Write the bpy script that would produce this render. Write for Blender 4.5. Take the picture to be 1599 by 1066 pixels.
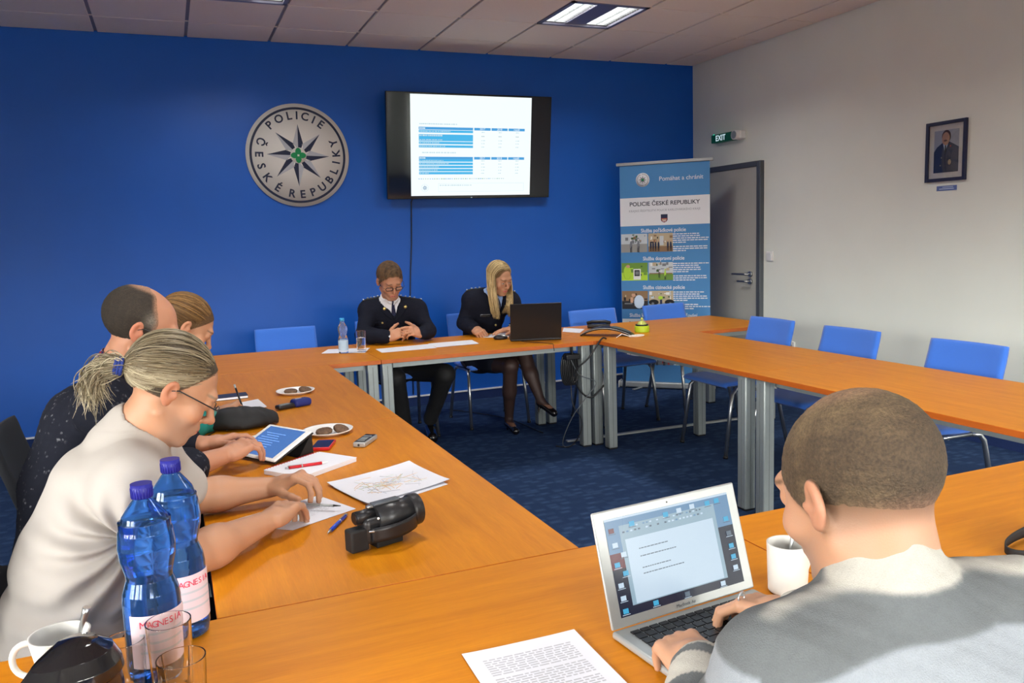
import bpy, bmesh, math, random
import numpy as np
from mathutils import Vector, Matrix
random.seed(7); rng = np.random.default_rng(7)
S = bpy.context.scene
for o in list(bpy.data.objects): bpy.data.objects.remove(o)
PI = math.pi

# ------------------------------------------------------------------ camera, world, light, exposure
cd = bpy.data.cameras.new('camera'); cam = bpy.data.objects.new('camera', cd); S.collection.objects.link(cam)
cd.sensor_width = 36; cd.lens = 1275.834 / 1599 * 36; cd.clip_start = .05
cam.matrix_world = Matrix(((0.922202, 0.079523, -0.378445, -4.74776), (-0.385264, 0.104387, -0.916883, -6.75584),
                           (-0.033408, 0.991352, 0.126903, 1.4209), (0, 0, 0, 1)))
S.camera = cam
w = bpy.data.worlds.new('overcast_sky'); S.world = w; w.use_nodes = True
N = w.node_tree.nodes; L = w.node_tree.links
tc = N.new('ShaderNodeTexCoord'); sp = N.new('ShaderNodeSeparateXYZ'); rp = N.new('ShaderNodeValToRGB'); L.new(tc.outputs['Generated'], sp.inputs[0]); L.new(sp.outputs[2], rp.inputs[0]); L.new(rp.outputs[0], N['Background'].inputs[0])
e = rp.color_ramp.elements; e[0].position = 0; e[0].color = (.035, .03, .028, 1); e[1].position = .9; e[1].color = (.86, .92, 1, 1)
for p_, c_ in ((.04, (.05, .04, .036, 1)), (.13, (1, .96, .88, 1)), (.3, (1, 1, .97, 1))):
    q = e.new(p_); q.color = c_
N['Background'].inputs[1].default_value = 38
S.view_settings.view_transform = 'Standard'; S.view_settings.look = 'None'; S.view_settings.gamma = 1
S.view_settings.use_curve_mapping = False; S.view_settings.exposure = 0.12
XL, YR, H = -8.2, -10.6, 2.975      # left wall, rear wall, ceiling height
def area(name, loc, rot, sx, sy, power, col, spread=PI):
    l = bpy.data.lights.new(name, 'AREA'); l.shape = 'RECTANGLE'; l.size = sx; l.size_y = sy; l.energy = power; l.color = col; l.spread = spread
    o = bpy.data.objects.new(name, l); S.collection.objects.link(o); o.location = loc; o.rotation_euler = rot; return o
WIN_LEFT = [(-10.1, -8.7), (-8.3, -6.9), (-6.5, -5.1)]        # y ranges of the windows in the left wall
WIN_REAR = [(-5.1, -3.7), (-3.4, -2.0), (-1.7, -.3)]        # x ranges of the windows in the rear wall
WZ = (.95, 2.35)
for a, b in WIN_LEFT: area('window_daylight', (XL - .19, (a + b) / 2, sum(WZ) / 2), (0, -PI / 2, 0), WZ[1] - WZ[0], b - a, 1, (1, 1, 1)).data.cycles.is_portal = True
for a, b in WIN_REAR: area('window_daylight', ((a + b) / 2, YR - .19, sum(WZ) / 2), (PI / 2, 0, 0), b - a, WZ[1] - WZ[0], 1, (1, 1, 1)).data.cycles.is_portal = True

# ------------------------------------------------------------------ materials
def mat(name, col, rough=.5, metal=0, spec=.5, noise=0, nscale=40, bump=0, bscale=200, coat=0, emit=None, estr=0, trans=0, ior=1.45, attr=False, alpha=1, sheen=0, stretch=None, sss=0):
    m = bpy.data.materials.new(name); m.use_nodes = True; nt = m.node_tree; N = nt.nodes; L = nt.links
    b = N['Principled BSDF']; I = b.inputs
    I['Base Color'].default_value = (*col, 1); I['Roughness'].default_value = rough; I['Metallic'].default_value = metal
    I['Specular IOR Level'].default_value = spec; I['Coat Weight'].default_value = coat; I['Coat Roughness'].default_value = .12
    I['Transmission Weight'].default_value = trans; I['IOR'].default_value = ior; I['Alpha'].default_value = alpha
    I['Sheen Weight'].default_value = sheen; I['Sheen Roughness'].default_value = .5
    if sss: I['Subsurface Weight'].default_value = sss; I['Subsurface Radius'].default_value = (.012, .004, .002); I['Subsurface Scale'].default_value = 1
    if emit: I['Emission Color'].default_value = (*emit, 1); I['Emission Strength'].default_value = estr
    src = None
    if attr:
        a = N.new('ShaderNodeAttribute'); a.attribute_name = 'Col'; src = a.outputs['Color']; L.new(src, I['Base Color'])
    tc = N.new('ShaderNodeTexCoord'); vec = tc.outputs['Object']
    if stretch:
        mp = N.new('ShaderNodeMapping'); mp.inputs['Scale'].default_value = stretch; L.new(vec, mp.inputs[0]); vec = mp.outputs[0]
    if noise:
        t = N.new('ShaderNodeTexNoise'); t.inputs['Scale'].default_value = nscale; t.inputs['Detail'].default_value = 5; L.new(vec, t.inputs['Vector'])
        r = N.new('ShaderNodeMapRange'); r.inputs[1].default_value = .3; r.inputs[2].default_value = .7; r.inputs[3].default_value = 1 - noise; r.inputs[4].default_value = 1 + noise
        L.new(t.outputs['Fac'], r.inputs[0])
        x = N.new('ShaderNodeMix'); x.data_type = 'RGBA'; x.blend_type = 'MULTIPLY'; x.inputs[0].default_value = 1
        if src: L.new(src, x.inputs[6])
        else: x.inputs[6].default_value = (*col, 1)
        L.new(r.outputs[0], x.inputs[7]); L.new(x.outputs[2], I['Base Color'])
    if bump:
        t = N.new('ShaderNodeTexNoise'); t.inputs['Scale'].default_value = bscale; t.inputs['Detail'].default_value = 3; L.new(vec, t.inputs['Vector'])
        bn = N.new('ShaderNodeBump'); bn.inputs['Strength'].default_value = bump; bn.inputs['Distance'].default_value = .004
        L.new(t.outputs['Fac'], bn.inputs['Height']); L.new(bn.outputs[0], I['Normal'])
    return m
def srgb(r, g, b):
    f = lambda c: (c / 255) / 12.92 if c <= 10 else ((c / 255 + .055) / 1.055) ** 2.4
    return (f(r), f(g), f(b))
M = {}
M['blue_wall'] = mat('blue_wall_paint', (.0005, .098, .50), .42, noise=.03, nscale=3, bump=.12, bscale=250)
M['white_wall'] = mat('white_wall_paint', srgb(234, 238, 228), .7, noise=.015, nscale=3, bump=.12, bscale=250)
M['tile'] = mat('mineral_ceiling_tile', srgb(246, 232, 216), .9, noise=.05, nscale=500, bump=.3, bscale=400)
M['grid'] = mat('ceiling_grid', srgb(150, 148, 150), .5)
M['white_trim'] = mat('white_trim', srgb(225, 225, 225), .5)
M['steel'] = mat('painted_steel_leg', srgb(150, 158, 158), .38, .35, noise=.03, nscale=30)
M['chrome'] = mat('satin_chrome', srgb(190, 192, 192), .28, .95)
M['groove'] = mat('leg_groove', srgb(110, 116, 116), .6)
M['dark_steel'] = mat('dark_grey_steel', srgb(92, 98, 104), .4, .3)
M['door_leaf'] = mat('light_grey_laminate', srgb(178, 178, 170), .5, noise=.015, nscale=8)
M['black'] = mat('black_plastic', (.012, .012, .014), .35)
M['matte_black'] = mat('matte_black', (.01, .01, .011), .7)
M['gloss_black'] = mat('gloss_black', (.006, .005, .006), .06, coat=.5)
M['white'] = mat('white_plastic', srgb(235, 235, 232), .4)
M['paper'] = mat('white_paper', srgb(226, 228, 236), .75)
M['ink'] = mat('grey_print', srgb(186, 188, 196), .8)
M['porcelain'] = mat('white_porcelain', srgb(206, 205, 200), .3)
M['chair_blue'] = mat('blue_chair_fabric', srgb(52, 112, 212), .8, noise=.08, nscale=700, bump=.35, bscale=900, sheen=.3)
M['plate'] = mat('white_plate', srgb(240, 240, 238), .35)
M['alu'] = mat('brushed_aluminium', srgb(172, 176, 176), .38, .5)
M['glass'] = mat('clear_glass', (1, 1, 1), .02, trans=1, ior=1.45)
M['water'] = mat('water', (.95, .98, 1), .0, trans=1, ior=1.33)

def wood_mat(name, along):
    m = bpy.data.materials.new(name); m.use_nodes = True; N = m.node_tree.nodes; L = m.node_tree.links; b = N['Principled BSDF']
    tc = N.new('ShaderNodeTexCoord'); mp = N.new('ShaderNodeMapping'); L.new(tc.outputs['Object'], mp.inputs[0])
    mp.inputs['Scale'].default_value = (1.2, 14, 14) if along == 'x' else (14, 1.2, 14)
    t = N.new('ShaderNodeTexNoise'); t.inputs['Scale'].default_value = 2.2; t.inputs['Detail'].default_value = 9; t.inputs['Roughness'].default_value = .62; t.inputs['Distortion'].default_value = .6
    L.new(mp.outputs[0], t.inputs['Vector'])
    mp2 = N.new('ShaderNodeMapping'); L.new(tc.outputs['Object'], mp2.inputs[0]); mp2.inputs['Scale'].default_value = (8, 120, 120) if along == 'x' else (120, 8, 120)
    t2 = N.new('ShaderNodeTexNoise'); t2.inputs['Scale'].default_value = 3; t2.inputs['Detail'].default_value = 4; L.new(mp2.outputs[0], t2.inputs['Vector'])
    c = N.new('ShaderNodeValToRGB'); L.new(t.outputs['Fac'], c.inputs[0])
    c.color_ramp.elements[0].position = .25; c.color_ramp.elements[0].color = (*srgb(192, 114, 9), 1)
    c.color_ramp.elements[1].position = .75; c.color_ramp.elements[1].color = (*srgb(214, 136, 17), 1)
    x = N.new('ShaderNodeMix'); x.data_type = 'RGBA'; x.blend_type = 'MULTIPLY'; x.inputs[0].default_value = 1
    r = N.new('ShaderNodeMapRange'); r.inputs[3].default_value = .86; r.inputs[4].default_value = 1.1; L.new(t2.outputs['Fac'], r.inputs[0])
    L.new(c.outputs[0], x.inputs[6]); L.new(r.outputs[0], x.inputs[7]); L.new(x.outputs[2], b.inputs['Base Color'])
    b.inputs['Roughness'].default_value = .42; b.inputs['Specular IOR Level'].default_value = .22
    return m
M['wood_x'] = wood_mat('cherry_laminate_along_x', 'x'); M['wood_y'] = wood_mat('cherry_laminate_along_y', 'y')
M['wood_edge'] = mat('cherry_edge_band', srgb(186, 92, 24), .45, noise=.05, nscale=20)
def carpet():
    m = bpy.data.materials.new('blue_carpet'); m.use_nodes = True; N = m.node_tree.nodes; L = m.node_tree.links; b = N['Principled BSDF']
    tc = N.new('ShaderNodeTexCoord')
    mp = N.new('ShaderNodeMapping'); mp.inputs['Scale'].default_value = (9, 16, 1); mp.inputs['Rotation'].default_value = (0, 0, 0); L.new(tc.outputs['Object'], mp.inputs[0])
    v = N.new('ShaderNodeTexVoronoi'); v.distance = 'CHEBYCHEV'; v.inputs['Scale'].default_value = 1.4; v.inputs['Randomness'].default_value = .75; L.new(mp.outputs[0], v.inputs['Vector'])
    n = N.new('ShaderNodeTexNoise'); n.inputs['Scale'].default_value = 260; n.inputs['Detail'].default_value = 2; L.new(tc.outputs['Object'], n.inputs['Vector'])
    r = N.new('ShaderNodeMapRange'); r.inputs[1].default_value = .1; r.inputs[2].default_value = .45; L.new(v.outputs['Distance'], r.inputs[0])
    c = N.new('ShaderNodeMix'); c.data_type = 'RGBA'; L.new(r.outputs[0], c.inputs[0]); c.inputs[6].default_value = (*srgb(56, 80, 116), 1); c.inputs[7].default_value = (*srgb(38, 58, 92), 1)
    x = N.new('ShaderNodeMix'); x.data_type = 'RGBA'; x.blend_type = 'MULTIPLY'; x.inputs[0].default_value = 1
    r2 = N.new('ShaderNodeMapRange'); r2.inputs[3].default_value = .6; r2.inputs[4].default_value = 1.4; L.new(n.outputs['Fac'], r2.inputs[0])
    L.new(c.outputs[2], x.inputs[6]); L.new(r2.outputs[0], x.inputs[7]); L.new(x.outputs[2], b.inputs['Base Color'])
    b.inputs['Roughness'].default_value = .95; b.inputs['Specular IOR Level'].default_value = .1
    bn = N.new('ShaderNodeBump'); bn.inputs['Strength'].default_value = .6; bn.inputs['Distance'].default_value = .004; L.new(n.outputs['Fac'], bn.inputs['Height']); L.new(bn.outputs[0], b.inputs['Normal'])
    return m
M['carpet'] = carpet()
M['carpet_skirt'] = mat('dark_blue_carpet_skirting', srgb(22, 44, 92), .95, noise=.2, nscale=300)

# ------------------------------------------------------------------ mesh helpers
def rotm(v): return Matrix.Rotation(v[2], 4, 'Z') @ Matrix.Rotation(v[1], 4, 'Y') @ Matrix.Rotation(v[0], 4, 'X')
class MB:
    def __init__(s): s.bm = bmesh.new(); s.mats = []
    def mi(s, m):
        if m is None: return 0
        if m not in s.mats: s.mats.append(m)
        return s.mats.index(m)
    def _fin(s, vs, m, smooth=False):
        i = s.mi(m); fs = {f for v in vs for f in v.link_faces}
        for f in fs: f.material_index = i; f.smooth = smooth
        return vs
    def box(s, c, d, m=None, rot=None, bev=0, seg=2):
        X = Matrix.Translation(c) @ (rotm(rot) if rot else Matrix()) @ Matrix.Diagonal((*d, 1))
        g = bmesh.ops.create_cube(s.bm, size=1, matrix=X)['verts']
        s._fin(g, m)
        if bev:
            es = list({e for v in g for e in v.link_edges})
            r = bmesh.ops.bevel(s.bm, geom=es, offset=bev, segments=seg, affect='EDGES', profile=.5)
            i = s.mi(m)
            for f in r['faces']: f.material_index = i; f.smooth = True
        return s
    def cyl(s, a, b, r, m=None, r2=None, n=20, caps=True):
        a = Vector(a); b = Vector(b); d = b - a
        X = Matrix.Translation((a + b) / 2) @ d.to_track_quat('Z', 'Y').to_matrix().to_4x4()
        g = bmesh.ops.create_cone(s.bm, cap_ends=caps, segments=n, radius1=r, radius2=r if r2 is None else r2, depth=d.length, matrix=X)['verts']
        s._fin(g, m)
        for v in g:
            for f in v.link_faces:
                if len(f.verts) == 4: f.smooth = True
        return s
    def ball(s, c, r, m=None, rot=None, n=16):
        r = (r, r, r) if not hasattr(r, '__len__') else r
        X = Matrix.Translation(c) @ (rotm(rot) if rot else Matrix()) @ Matrix.Diagonal((*r, 1))
        g = bmesh.ops.create_uvsphere(s.bm, u_segments=n, v_segments=max(8, n // 2 + 2), radius=1, matrix=X)['verts']; s._fin(g, m, True); return s
    def lathe(s, prof, c=(0, 0, 0), m=None, n=32, X=None, sx=1, sy=1):
        X = X or Matrix.Translation(c); rings = []; q_ = [prof[0]]
        for (r0, z0), (r1, z1) in zip(prof, prof[1:]):
            l = math.hypot(r1 - r0, z1 - z0)
            if l > .006: e = .0008 / l; q_ += [(r0 + (r1 - r0) * e, z0 + (z1 - z0) * e), (r1 + (r0 - r1) * e, z1 + (z0 - z1) * e)] if min(r0, r1) > 1e-6 else []
            q_.append((r1, z1))
        prof = q_
        for r, z in prof:
            rings.append([s.bm.verts.new(X @ Vector((r * sx * math.cos(2 * PI * k / n), r * sy * math.sin(2 * PI * k / n), z))) for k in range(n)] if r > 1e-6 else [s.bm.verts.new(X @ Vector((0, 0, z)))])
        i = s.mi(m)
        for A, B in zip(rings, rings[1:]):
            for k in range(n):
                q = [A[k % len(A)], A[(k + 1) % len(A)], B[(k + 1) % len(B)], B[k % len(B)]]
                u = []
                for v in q:
                    if v not in u: u.append(v)
                if len(u) > 2:
                    f = s.bm.faces.new(u); f.smooth = True; f.material_index = i
        return s
    def tube(s, pts, r, m=None, n=8, closed=False):
        P = [Vector(p) for p in pts]; rings = []; i = s.mi(m)
        rr = r if hasattr(r, '__len__') else [r] * len(P); up = None
        for k, p in enumerate(P):
            if closed: t = P[(k + 1) % len(P)] - P[k - 1]
            else: t = P[min(k + 1, len(P) - 1)] - P[max(k - 1, 0)]
            t.normalize()
            if up is None: up = t.orthogonal().normalized()
            else: up = (up - t * up.dot(t)); up = up.normalized() if up.length > 1e-6 else t.orthogonal().normalized()
            w_ = t.cross(up)
            rings.append([s.bm.verts.new(p + rr[k] * (up * math.cos(2 * PI * j / n) + w_ * math.sin(2 * PI * j / n))) for j in range(n)])
        pr = list(zip(rings, rings[1:])) + ([(rings[-1], rings[0])] if closed else [])
        for A, B in pr:
            for j in range(n):
                f = s.bm.faces.new((A[j], A[(j + 1) % n], B[(j + 1) % n], B[j])); f.smooth = True; f.material_index = i
        if not closed:
            for A in (rings[0][::-1], rings[-1]):
                f = s.bm.faces.new(A); f.material_index = i
        return s
    def prism(s, poly, z0, z1, m=None, X=None, ms=None):
        X = X or Matrix(); i = s.mi(m); j = s.mi(ms) if ms else i
        A = [s.bm.verts.new(X @ Vector((*p, z0))) for p in poly]; B = [s.bm.verts.new(X @ Vector((*p, z1))) for p in poly]
        f = s.bm.faces.new(A[::-1]); f.material_index = i; f = s.bm.faces.new(B); f.material_index = i
        for k in range(len(A)):
            f = s.bm.faces.new((A[k], A[(k + 1) % len(A)], B[(k + 1) % len(A)], B[k])); f.material_index = j
        return s
    def quad(s, pts, m=None):
        f = s.bm.faces.new([s.bm.verts.new(Vector(p)) for p in pts]); f.material_index = s.mi(m); return s
    def grid(s, fn, nu, nv, m=None, smooth=True):
        V = [[s.bm.verts.new(Vector(fn(u / nu, v / nv))) for v in range(nv + 1)] for u in range(nu + 1)]; i = s.mi(m)
        for a in range(nu):
            for b in range(nv):
                f = s.bm.faces.new((V[a][b], V[a + 1][b], V[a + 1][b + 1], V[a][b + 1])); f.smooth = smooth; f.material_index = i
        return s
    def text(s, txt, size, X, m=None, align='CENTER', depth=.0004, sx=1, bold=0):
        c = bpy.data.curves.new('t', 'FONT'); c.body = txt; c.size = size; c.align_x = align; c.align_y = 'CENTER'; c.extrude = depth; c.offset = bold; c.resolution_u = 3
        o = bpy.data.objects.new('t', c); S.collection.objects.link(o); dg = bpy.context.evaluated_depsgraph_get()
        me = bpy.data.meshes.new_from_object(o.evaluated_get(dg)); me.transform(X @ Matrix.Diagonal((sx, 1, 1, 1)))
        n0 = len(s.bm.faces); s.bm.from_mesh(me); s.bm.faces.ensure_lookup_table(); i = s.mi(m)
        for f in s.bm.faces[n0:]: f.material_index = i
        bpy.data.objects.remove(o); bpy.data.meshes.remove(me); return s
    def build(s, name, m=None, parent=None, solid=0):
        if m and not s.mats: s.mats = [m]
        bmesh.ops.recalc_face_normals(s.bm, faces=s.bm.faces)
        if s.bm.calc_volume(signed=True) < 0: bmesh.ops.reverse_faces(s.bm, faces=s.bm.faces)
        me = bpy.data.meshes.new(name); s.bm.to_mesh(me); s.bm.free()
        for x in s.mats: me.materials.append(x)
        o = bpy.data.objects.new(name, me); S.collection.objects.link(o)
        if parent: o.parent = parent
        if solid: md = o.modifiers.new('solid', 'SOLIDIFY'); md.thickness = solid
        return o
def thing(name, label, cat, loc=(0, 0, 0), rz=0, group=None, rot=None):
    o = bpy.data.objects.new(name, None); S.collection.objects.link(o); o.empty_display_size = .05
    o.location = loc; o.rotation_euler = rot or (0, 0, rz); return tag(o, label, cat, group)
def tag(o, label, cat, group=None):
    o['label'] = label; o['category'] = cat
    if group: o['group'] = group
    return o
def struct(o): o['kind'] = 'structure'; return o
def place(o, loc, rz=0, rot=None): o.location = loc; o.rotation_euler = rot or (0, 0, rz); return o
def dup(root, loc, rz, label, group=None):
    r = root.copy(); S.collection.objects.link(r); r.location = loc; r.rotation_euler = (0, 0, rz); r['label'] = label
    if group: r['group'] = group
    for ch in list(root.children):
        c = ch.copy(); S.collection.objects.link(c); c.parent = r
        for g in list(ch.children):
            d = g.copy(); S.collection.objects.link(d); d.parent = c
    return r
def TR(x, y, z, rx=0, ry=0, rz=0): return Matrix.Translation((x, y, z)) @ rotm((rx, ry, rz))

# ------------------------------------------------------------------ the room
struct(MB().box((XL / 2, YR / 2, -.05), (-XL + .4, -YR + .4, .1), M['carpet']).build('floor'))
struct(MB().box((XL / 2, .1, H / 2), (-XL + .4, .2, H + .2), M['blue_wall']).build('wall_back'))
struct(MB().box((.1, YR / 2, H / 2), (.2, -YR, H + .2), M['white_wall']).build('wall_right'))
b = MB(); b.box((XL - .1, YR / 2, WZ[0] / 2), (.2, -YR, WZ[0]), M['white_wall']); b.box((XL - .1, YR / 2, (WZ[1] + H + .1) / 2), (.2, -YR, H + .1 - WZ[1]), M['white_wall'])
e = [YR] + [v for q in WIN_LEFT for v in q] + [0]
for a, c in zip(e[::2], e[1::2]): b.box((XL - .1, (a + c) / 2, sum(WZ) / 2), (.2, c - a, WZ[1] - WZ[0]), M['white_wall'])
struct(b.build('wall_left'))
b = MB(); b.box((XL / 2, YR - .1, WZ[0] / 2), (-XL, .2, WZ[0]), M['white_wall']); b.box((XL / 2, YR - .1, (WZ[1] + H + .1) / 2), (-XL, .2, H + .1 - WZ[1]), M['white_wall'])
e = [XL] + [v for q in WIN_REAR for v in q] + [0]
for a, c in zip(e[::2], e[1::2]): b.box(((a + c) / 2, YR - .1, sum(WZ) / 2), (c - a, .2, WZ[1] - WZ[0]), M['white_wall'])
struct(b.build('wall_rear'))
def window(n, horiz, a, c):
    b = MB(); t = .05; m = M['white_trim']; zc = sum(WZ) / 2; h = WZ[1] - WZ[0]; L = c - a
    P = (lambda u, v, z: (XL + v, u, z)) if not horiz else (lambda u, v, z: (u, YR + v, z))
    Dm = (lambda u, v, z: (v, u, z)) if not horiz else (lambda u, v, z: (u, v, z))
    for z in (WZ[0] + t / 2, WZ[1] - t / 2, WZ[0] + .45): b.box(P((a + c) / 2, -.05, z), Dm(L, .06, t), m)
    for u in (a + t / 2, (a + c) / 2, c - t / 2): b.box(P(u, -.05, zc), Dm(t, .06, h), m)
    struct(b.build('window_%d' % n))
k = 1
for a, c in WIN_LEFT: window(k, False, a, c); k += 1
for a, c in WIN_REAR: window(k, True, a, c); k += 1
# ceiling: tiles lie above a metal grid
GX = [-(.307 + .6 * k) for k in range(-0, 14)]; GY = [-(.442 + .6 * k) for k in range(0, 18)]
LAMPS = [(-1.807, -1.342), (-4.207, -1.342), (-1.807, -4.342), (-4.207, -4.342), (-1.807, -7.342), (-4.207, -7.342)]
b = MB(); xs = [0] + GX + [XL]; ys = [0] + GY + [YR]; xs = [x for x in xs if x >= XL]; ys = [y for y in ys if y >= YR]
for x1, x0 in zip(xs, xs[1:]):
    for y1, y0 in zip(ys, ys[1:]):
        if any(x0 < lx < x1 and y0 < ly < y1 for lx, ly in LAMPS): continue
        b.box(((x0 + x1) / 2, (y0 + y1) / 2, H + .012), (x1 - x0 - .024, y1 - y0 - .012, .02), M['tile'])
b.box((XL / 2, YR / 2, H + .12), (-XL + .4, -YR + .4, .04), M['grid'])
for x in xs[1:-1]: b.box((x, YR / 2, H + .016), (.03, -YR, .008), M['grid'])
for y in ys[1:-1]: b.box((XL / 2, y, H + .010), (-XL, .014, .008), M['tile'])
struct(b.build('ceiling'))
# skirtings: carpet strip with a white edge
struct(MB().box((XL / 2, -.006, .039), (-XL, .012, .078), M['carpet_skirt']).build('baseboard_back'))
struct(MB().box((XL / 2, -.008, .083), (-XL, .016, .012), M['white_trim']).build('trim_1'))
struct(MB().box((-.006, (YR - 1.03) / 2, .039), (.012, -YR - 1.03, .078), M['carpet_skirt']).build('baseboard_right'))
struct(MB().box((-.008, (YR - 1.03) / 2, .083), (.016, -YR - 1.03, .012), M['white_trim']).build('trim_2'))
# the grey door in the right wall
dr = bpy.data.objects.new('door_1', None); S.collection.objects.link(dr); struct(dr); dr.location = (0, -.56, 0)
b = MB()
b.box((-.018, -.445, .999), (.05, .05, 1.998), bev=.004); b.box((-.018, .405, .999), (.05, .05, 1.998), bev=.004); b.box((-.018, -.02, 1.975), (.05, .8, .046), bev=.004)
struct(b.build('door_frame', M['dark_steel'], dr))
struct(MB().box((-.012, -.02, .977), (.035, .8, 1.95), bev=.002).build('door_leaf', M['door_leaf'], dr))
b = MB()
for z, L in ((1.025, .19), (.962, .11)):
    b.cyl((-.03, -.335, z), (-.045, -.335, z), .026, n=24); b.cyl((-.04, -.335, z), (-.085, -.335, z), .009)
    b.tube([(-.08, -.338, z), (-.085, -.32, z), (-.085, -.335 + L, z)], .009)
struct(b.build('door_handle', M['chrome'], dr))
# ceiling lamps (recessed louvre luminaires)
M['tube'] = mat('fluorescent_tube', (1, 1, 1), .4, emit=(1, .98, .95), estr=9)
M['lamp_body'] = mat('lamp_reflector', srgb(150, 148, 165), .3, .5)
for i, (lx, ly) in enumerate(LAMPS):
    lab = {0: 'square recessed ceiling lamp with two pairs of lit tubes, right above the wall screen', 1: 'recessed ceiling lamp cut off by the top edge, above the police emblem'}.get(i, 'lit recessed square ceiling lamp behind the camera, out of the picture')
    t = thing('ceiling_lamp', lab, 'ceiling lamp', (lx, ly, H), 0, None if i < 2 else 'ceiling lamps outside the picture')
    b = MB()
    for s in (-1, 1): b.box((s * .285, 0, .005), (.03, .6, .014)); b.box((0, s * .285, .005), (.6, .03, .014))
    b.box((0, 0, .012), (.16, .56, .006)); b.box((0, 0, .075), (.58, .58, .006))
    b.build('frame', M['lamp_body'], t)
    for s in (-1, 1):
        b = MB(); b.box((s * .175, 0, .045), (.155, .50, .02)); b.build('diffuser', M['tube'], t)
        b = MB()
        for j in range(16): b.box((s * .175, -.25 + j * .5 / 15, .022), (.18, .0025, .02))
        b.box((s * .175, 0, .022), (.004, .53, .022)); b.build('louvre', M['alu'], t)
    l = bpy.data.lights.new('lamp_light', 'AREA'); l.shape = 'SQUARE'; l.size = .5; l.energy = 15; l.color = (1, .98, .95); l.spread = math.radians(150)
    o = bpy.data.objects.new('lamp_light', l); S.collection.objects.link(o); o.location = (0, 0, -.01); o.parent = t

# ------------------------------------------------------------------ conference tables
TT = .72
def make_table(x0, x1, y0, y1, along, label, legs, group=None):
    cx, cy = (x0 + x1) / 2, (y0 + y1) / 2; w, d = x1 - x0 - .003, y1 - y0 - .003
    t = thing('conference_table', label, 'table', (cx, cy, 0), 0, group)
    b = MB(); b.box((0, 0, TT - .0125), (w, d, .025), M['wood_edge'], bev=.0015)
    for f in b.bm.faces:
        if f.normal.z > .9: f.material_index = b.mi(M['wood_x' if along == 'x' else 'wood_y'])
    b.build('tabletop', None, t)
    b = MB()
    for s in (-1, 1): b.box((0, s * (d / 2 - .1), TT - .045), (w - .18, .03, .04)); b.box((s * (w / 2 - .1), 0, TT - .045), (.03, d - .2, .04))
    b.build('frame', M['steel'], t)
    for lx, ly in legs:
        X, Y = lx - cx, ly - cy; b = MB()
        b.box((X, Y, (TT - .027) / 2 + .004), (.064, .064, TT - .035), M['steel'], bev=.006)
        for sx, sy in ((0, -1), (-1, 0), (1, 0), (0, 1)): b.box((X + sx * .0318, Y + sy * .0312, (TT - .03) / 2), (.004 if sx == 0 else .002, .004 if sy == 0 else .002, TT - .06), M['groove'])
        b.box((X, Y, .006), (.058, .058, .012), M['black'])
        b.build('leg', None, t)
    return t
def inset(x0, x1, y0, y1, i=.06, j=.06): return [(x0 + i, y0 + j), (x1 - i, y0 + j), (x0 + i, y1 - j), (x1 - i, y1 - j)]
def tb(x0, x1, y0, y1, al, label, i=.045, j=.07): return make_table(x0, x1, y0, y1, al, label, inset(x0, x1, y0, y1, i, j))
tb(-4.75, -3.634, -2.01, -1.14, 'x', 'orange wooden table end in the far left corner under the water bottle')
tb(-3.634, -2.20, -2.01, -1.14, 'x', 'orange wooden table in front of the two uniformed officers')
tb(-2.20, -.65, -2.01, -1.14, 'x', 'orange wooden table holding the conference phone and green bell')
tb(-2.17, -1.375, -3.54, -2.01, 'y', 'orange wooden table of the right row, nearest the banner')
tb(-2.17, -1.375, -5.12, -3.54, 'y', 'orange wooden table of the right row, nearer the camera behind the shaved head')
tb(-4.72, -3.945, -3.60, -2.01, 'y', 'orange wooden table of the left row with the far plate of cookies')
tb(-4.72, -3.945, -5.17, -3.60, 'y', 'orange wooden table of the left row holding the video camera')
tb(-5.17, -3.59, -5.97, -5.17, 'x', 'orange wooden table in the foreground under the silver laptop')
tb(-3.59, -2.01, -5.97, -5.17, 'x', 'orange wooden table in the foreground right, with the black strap')

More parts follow.
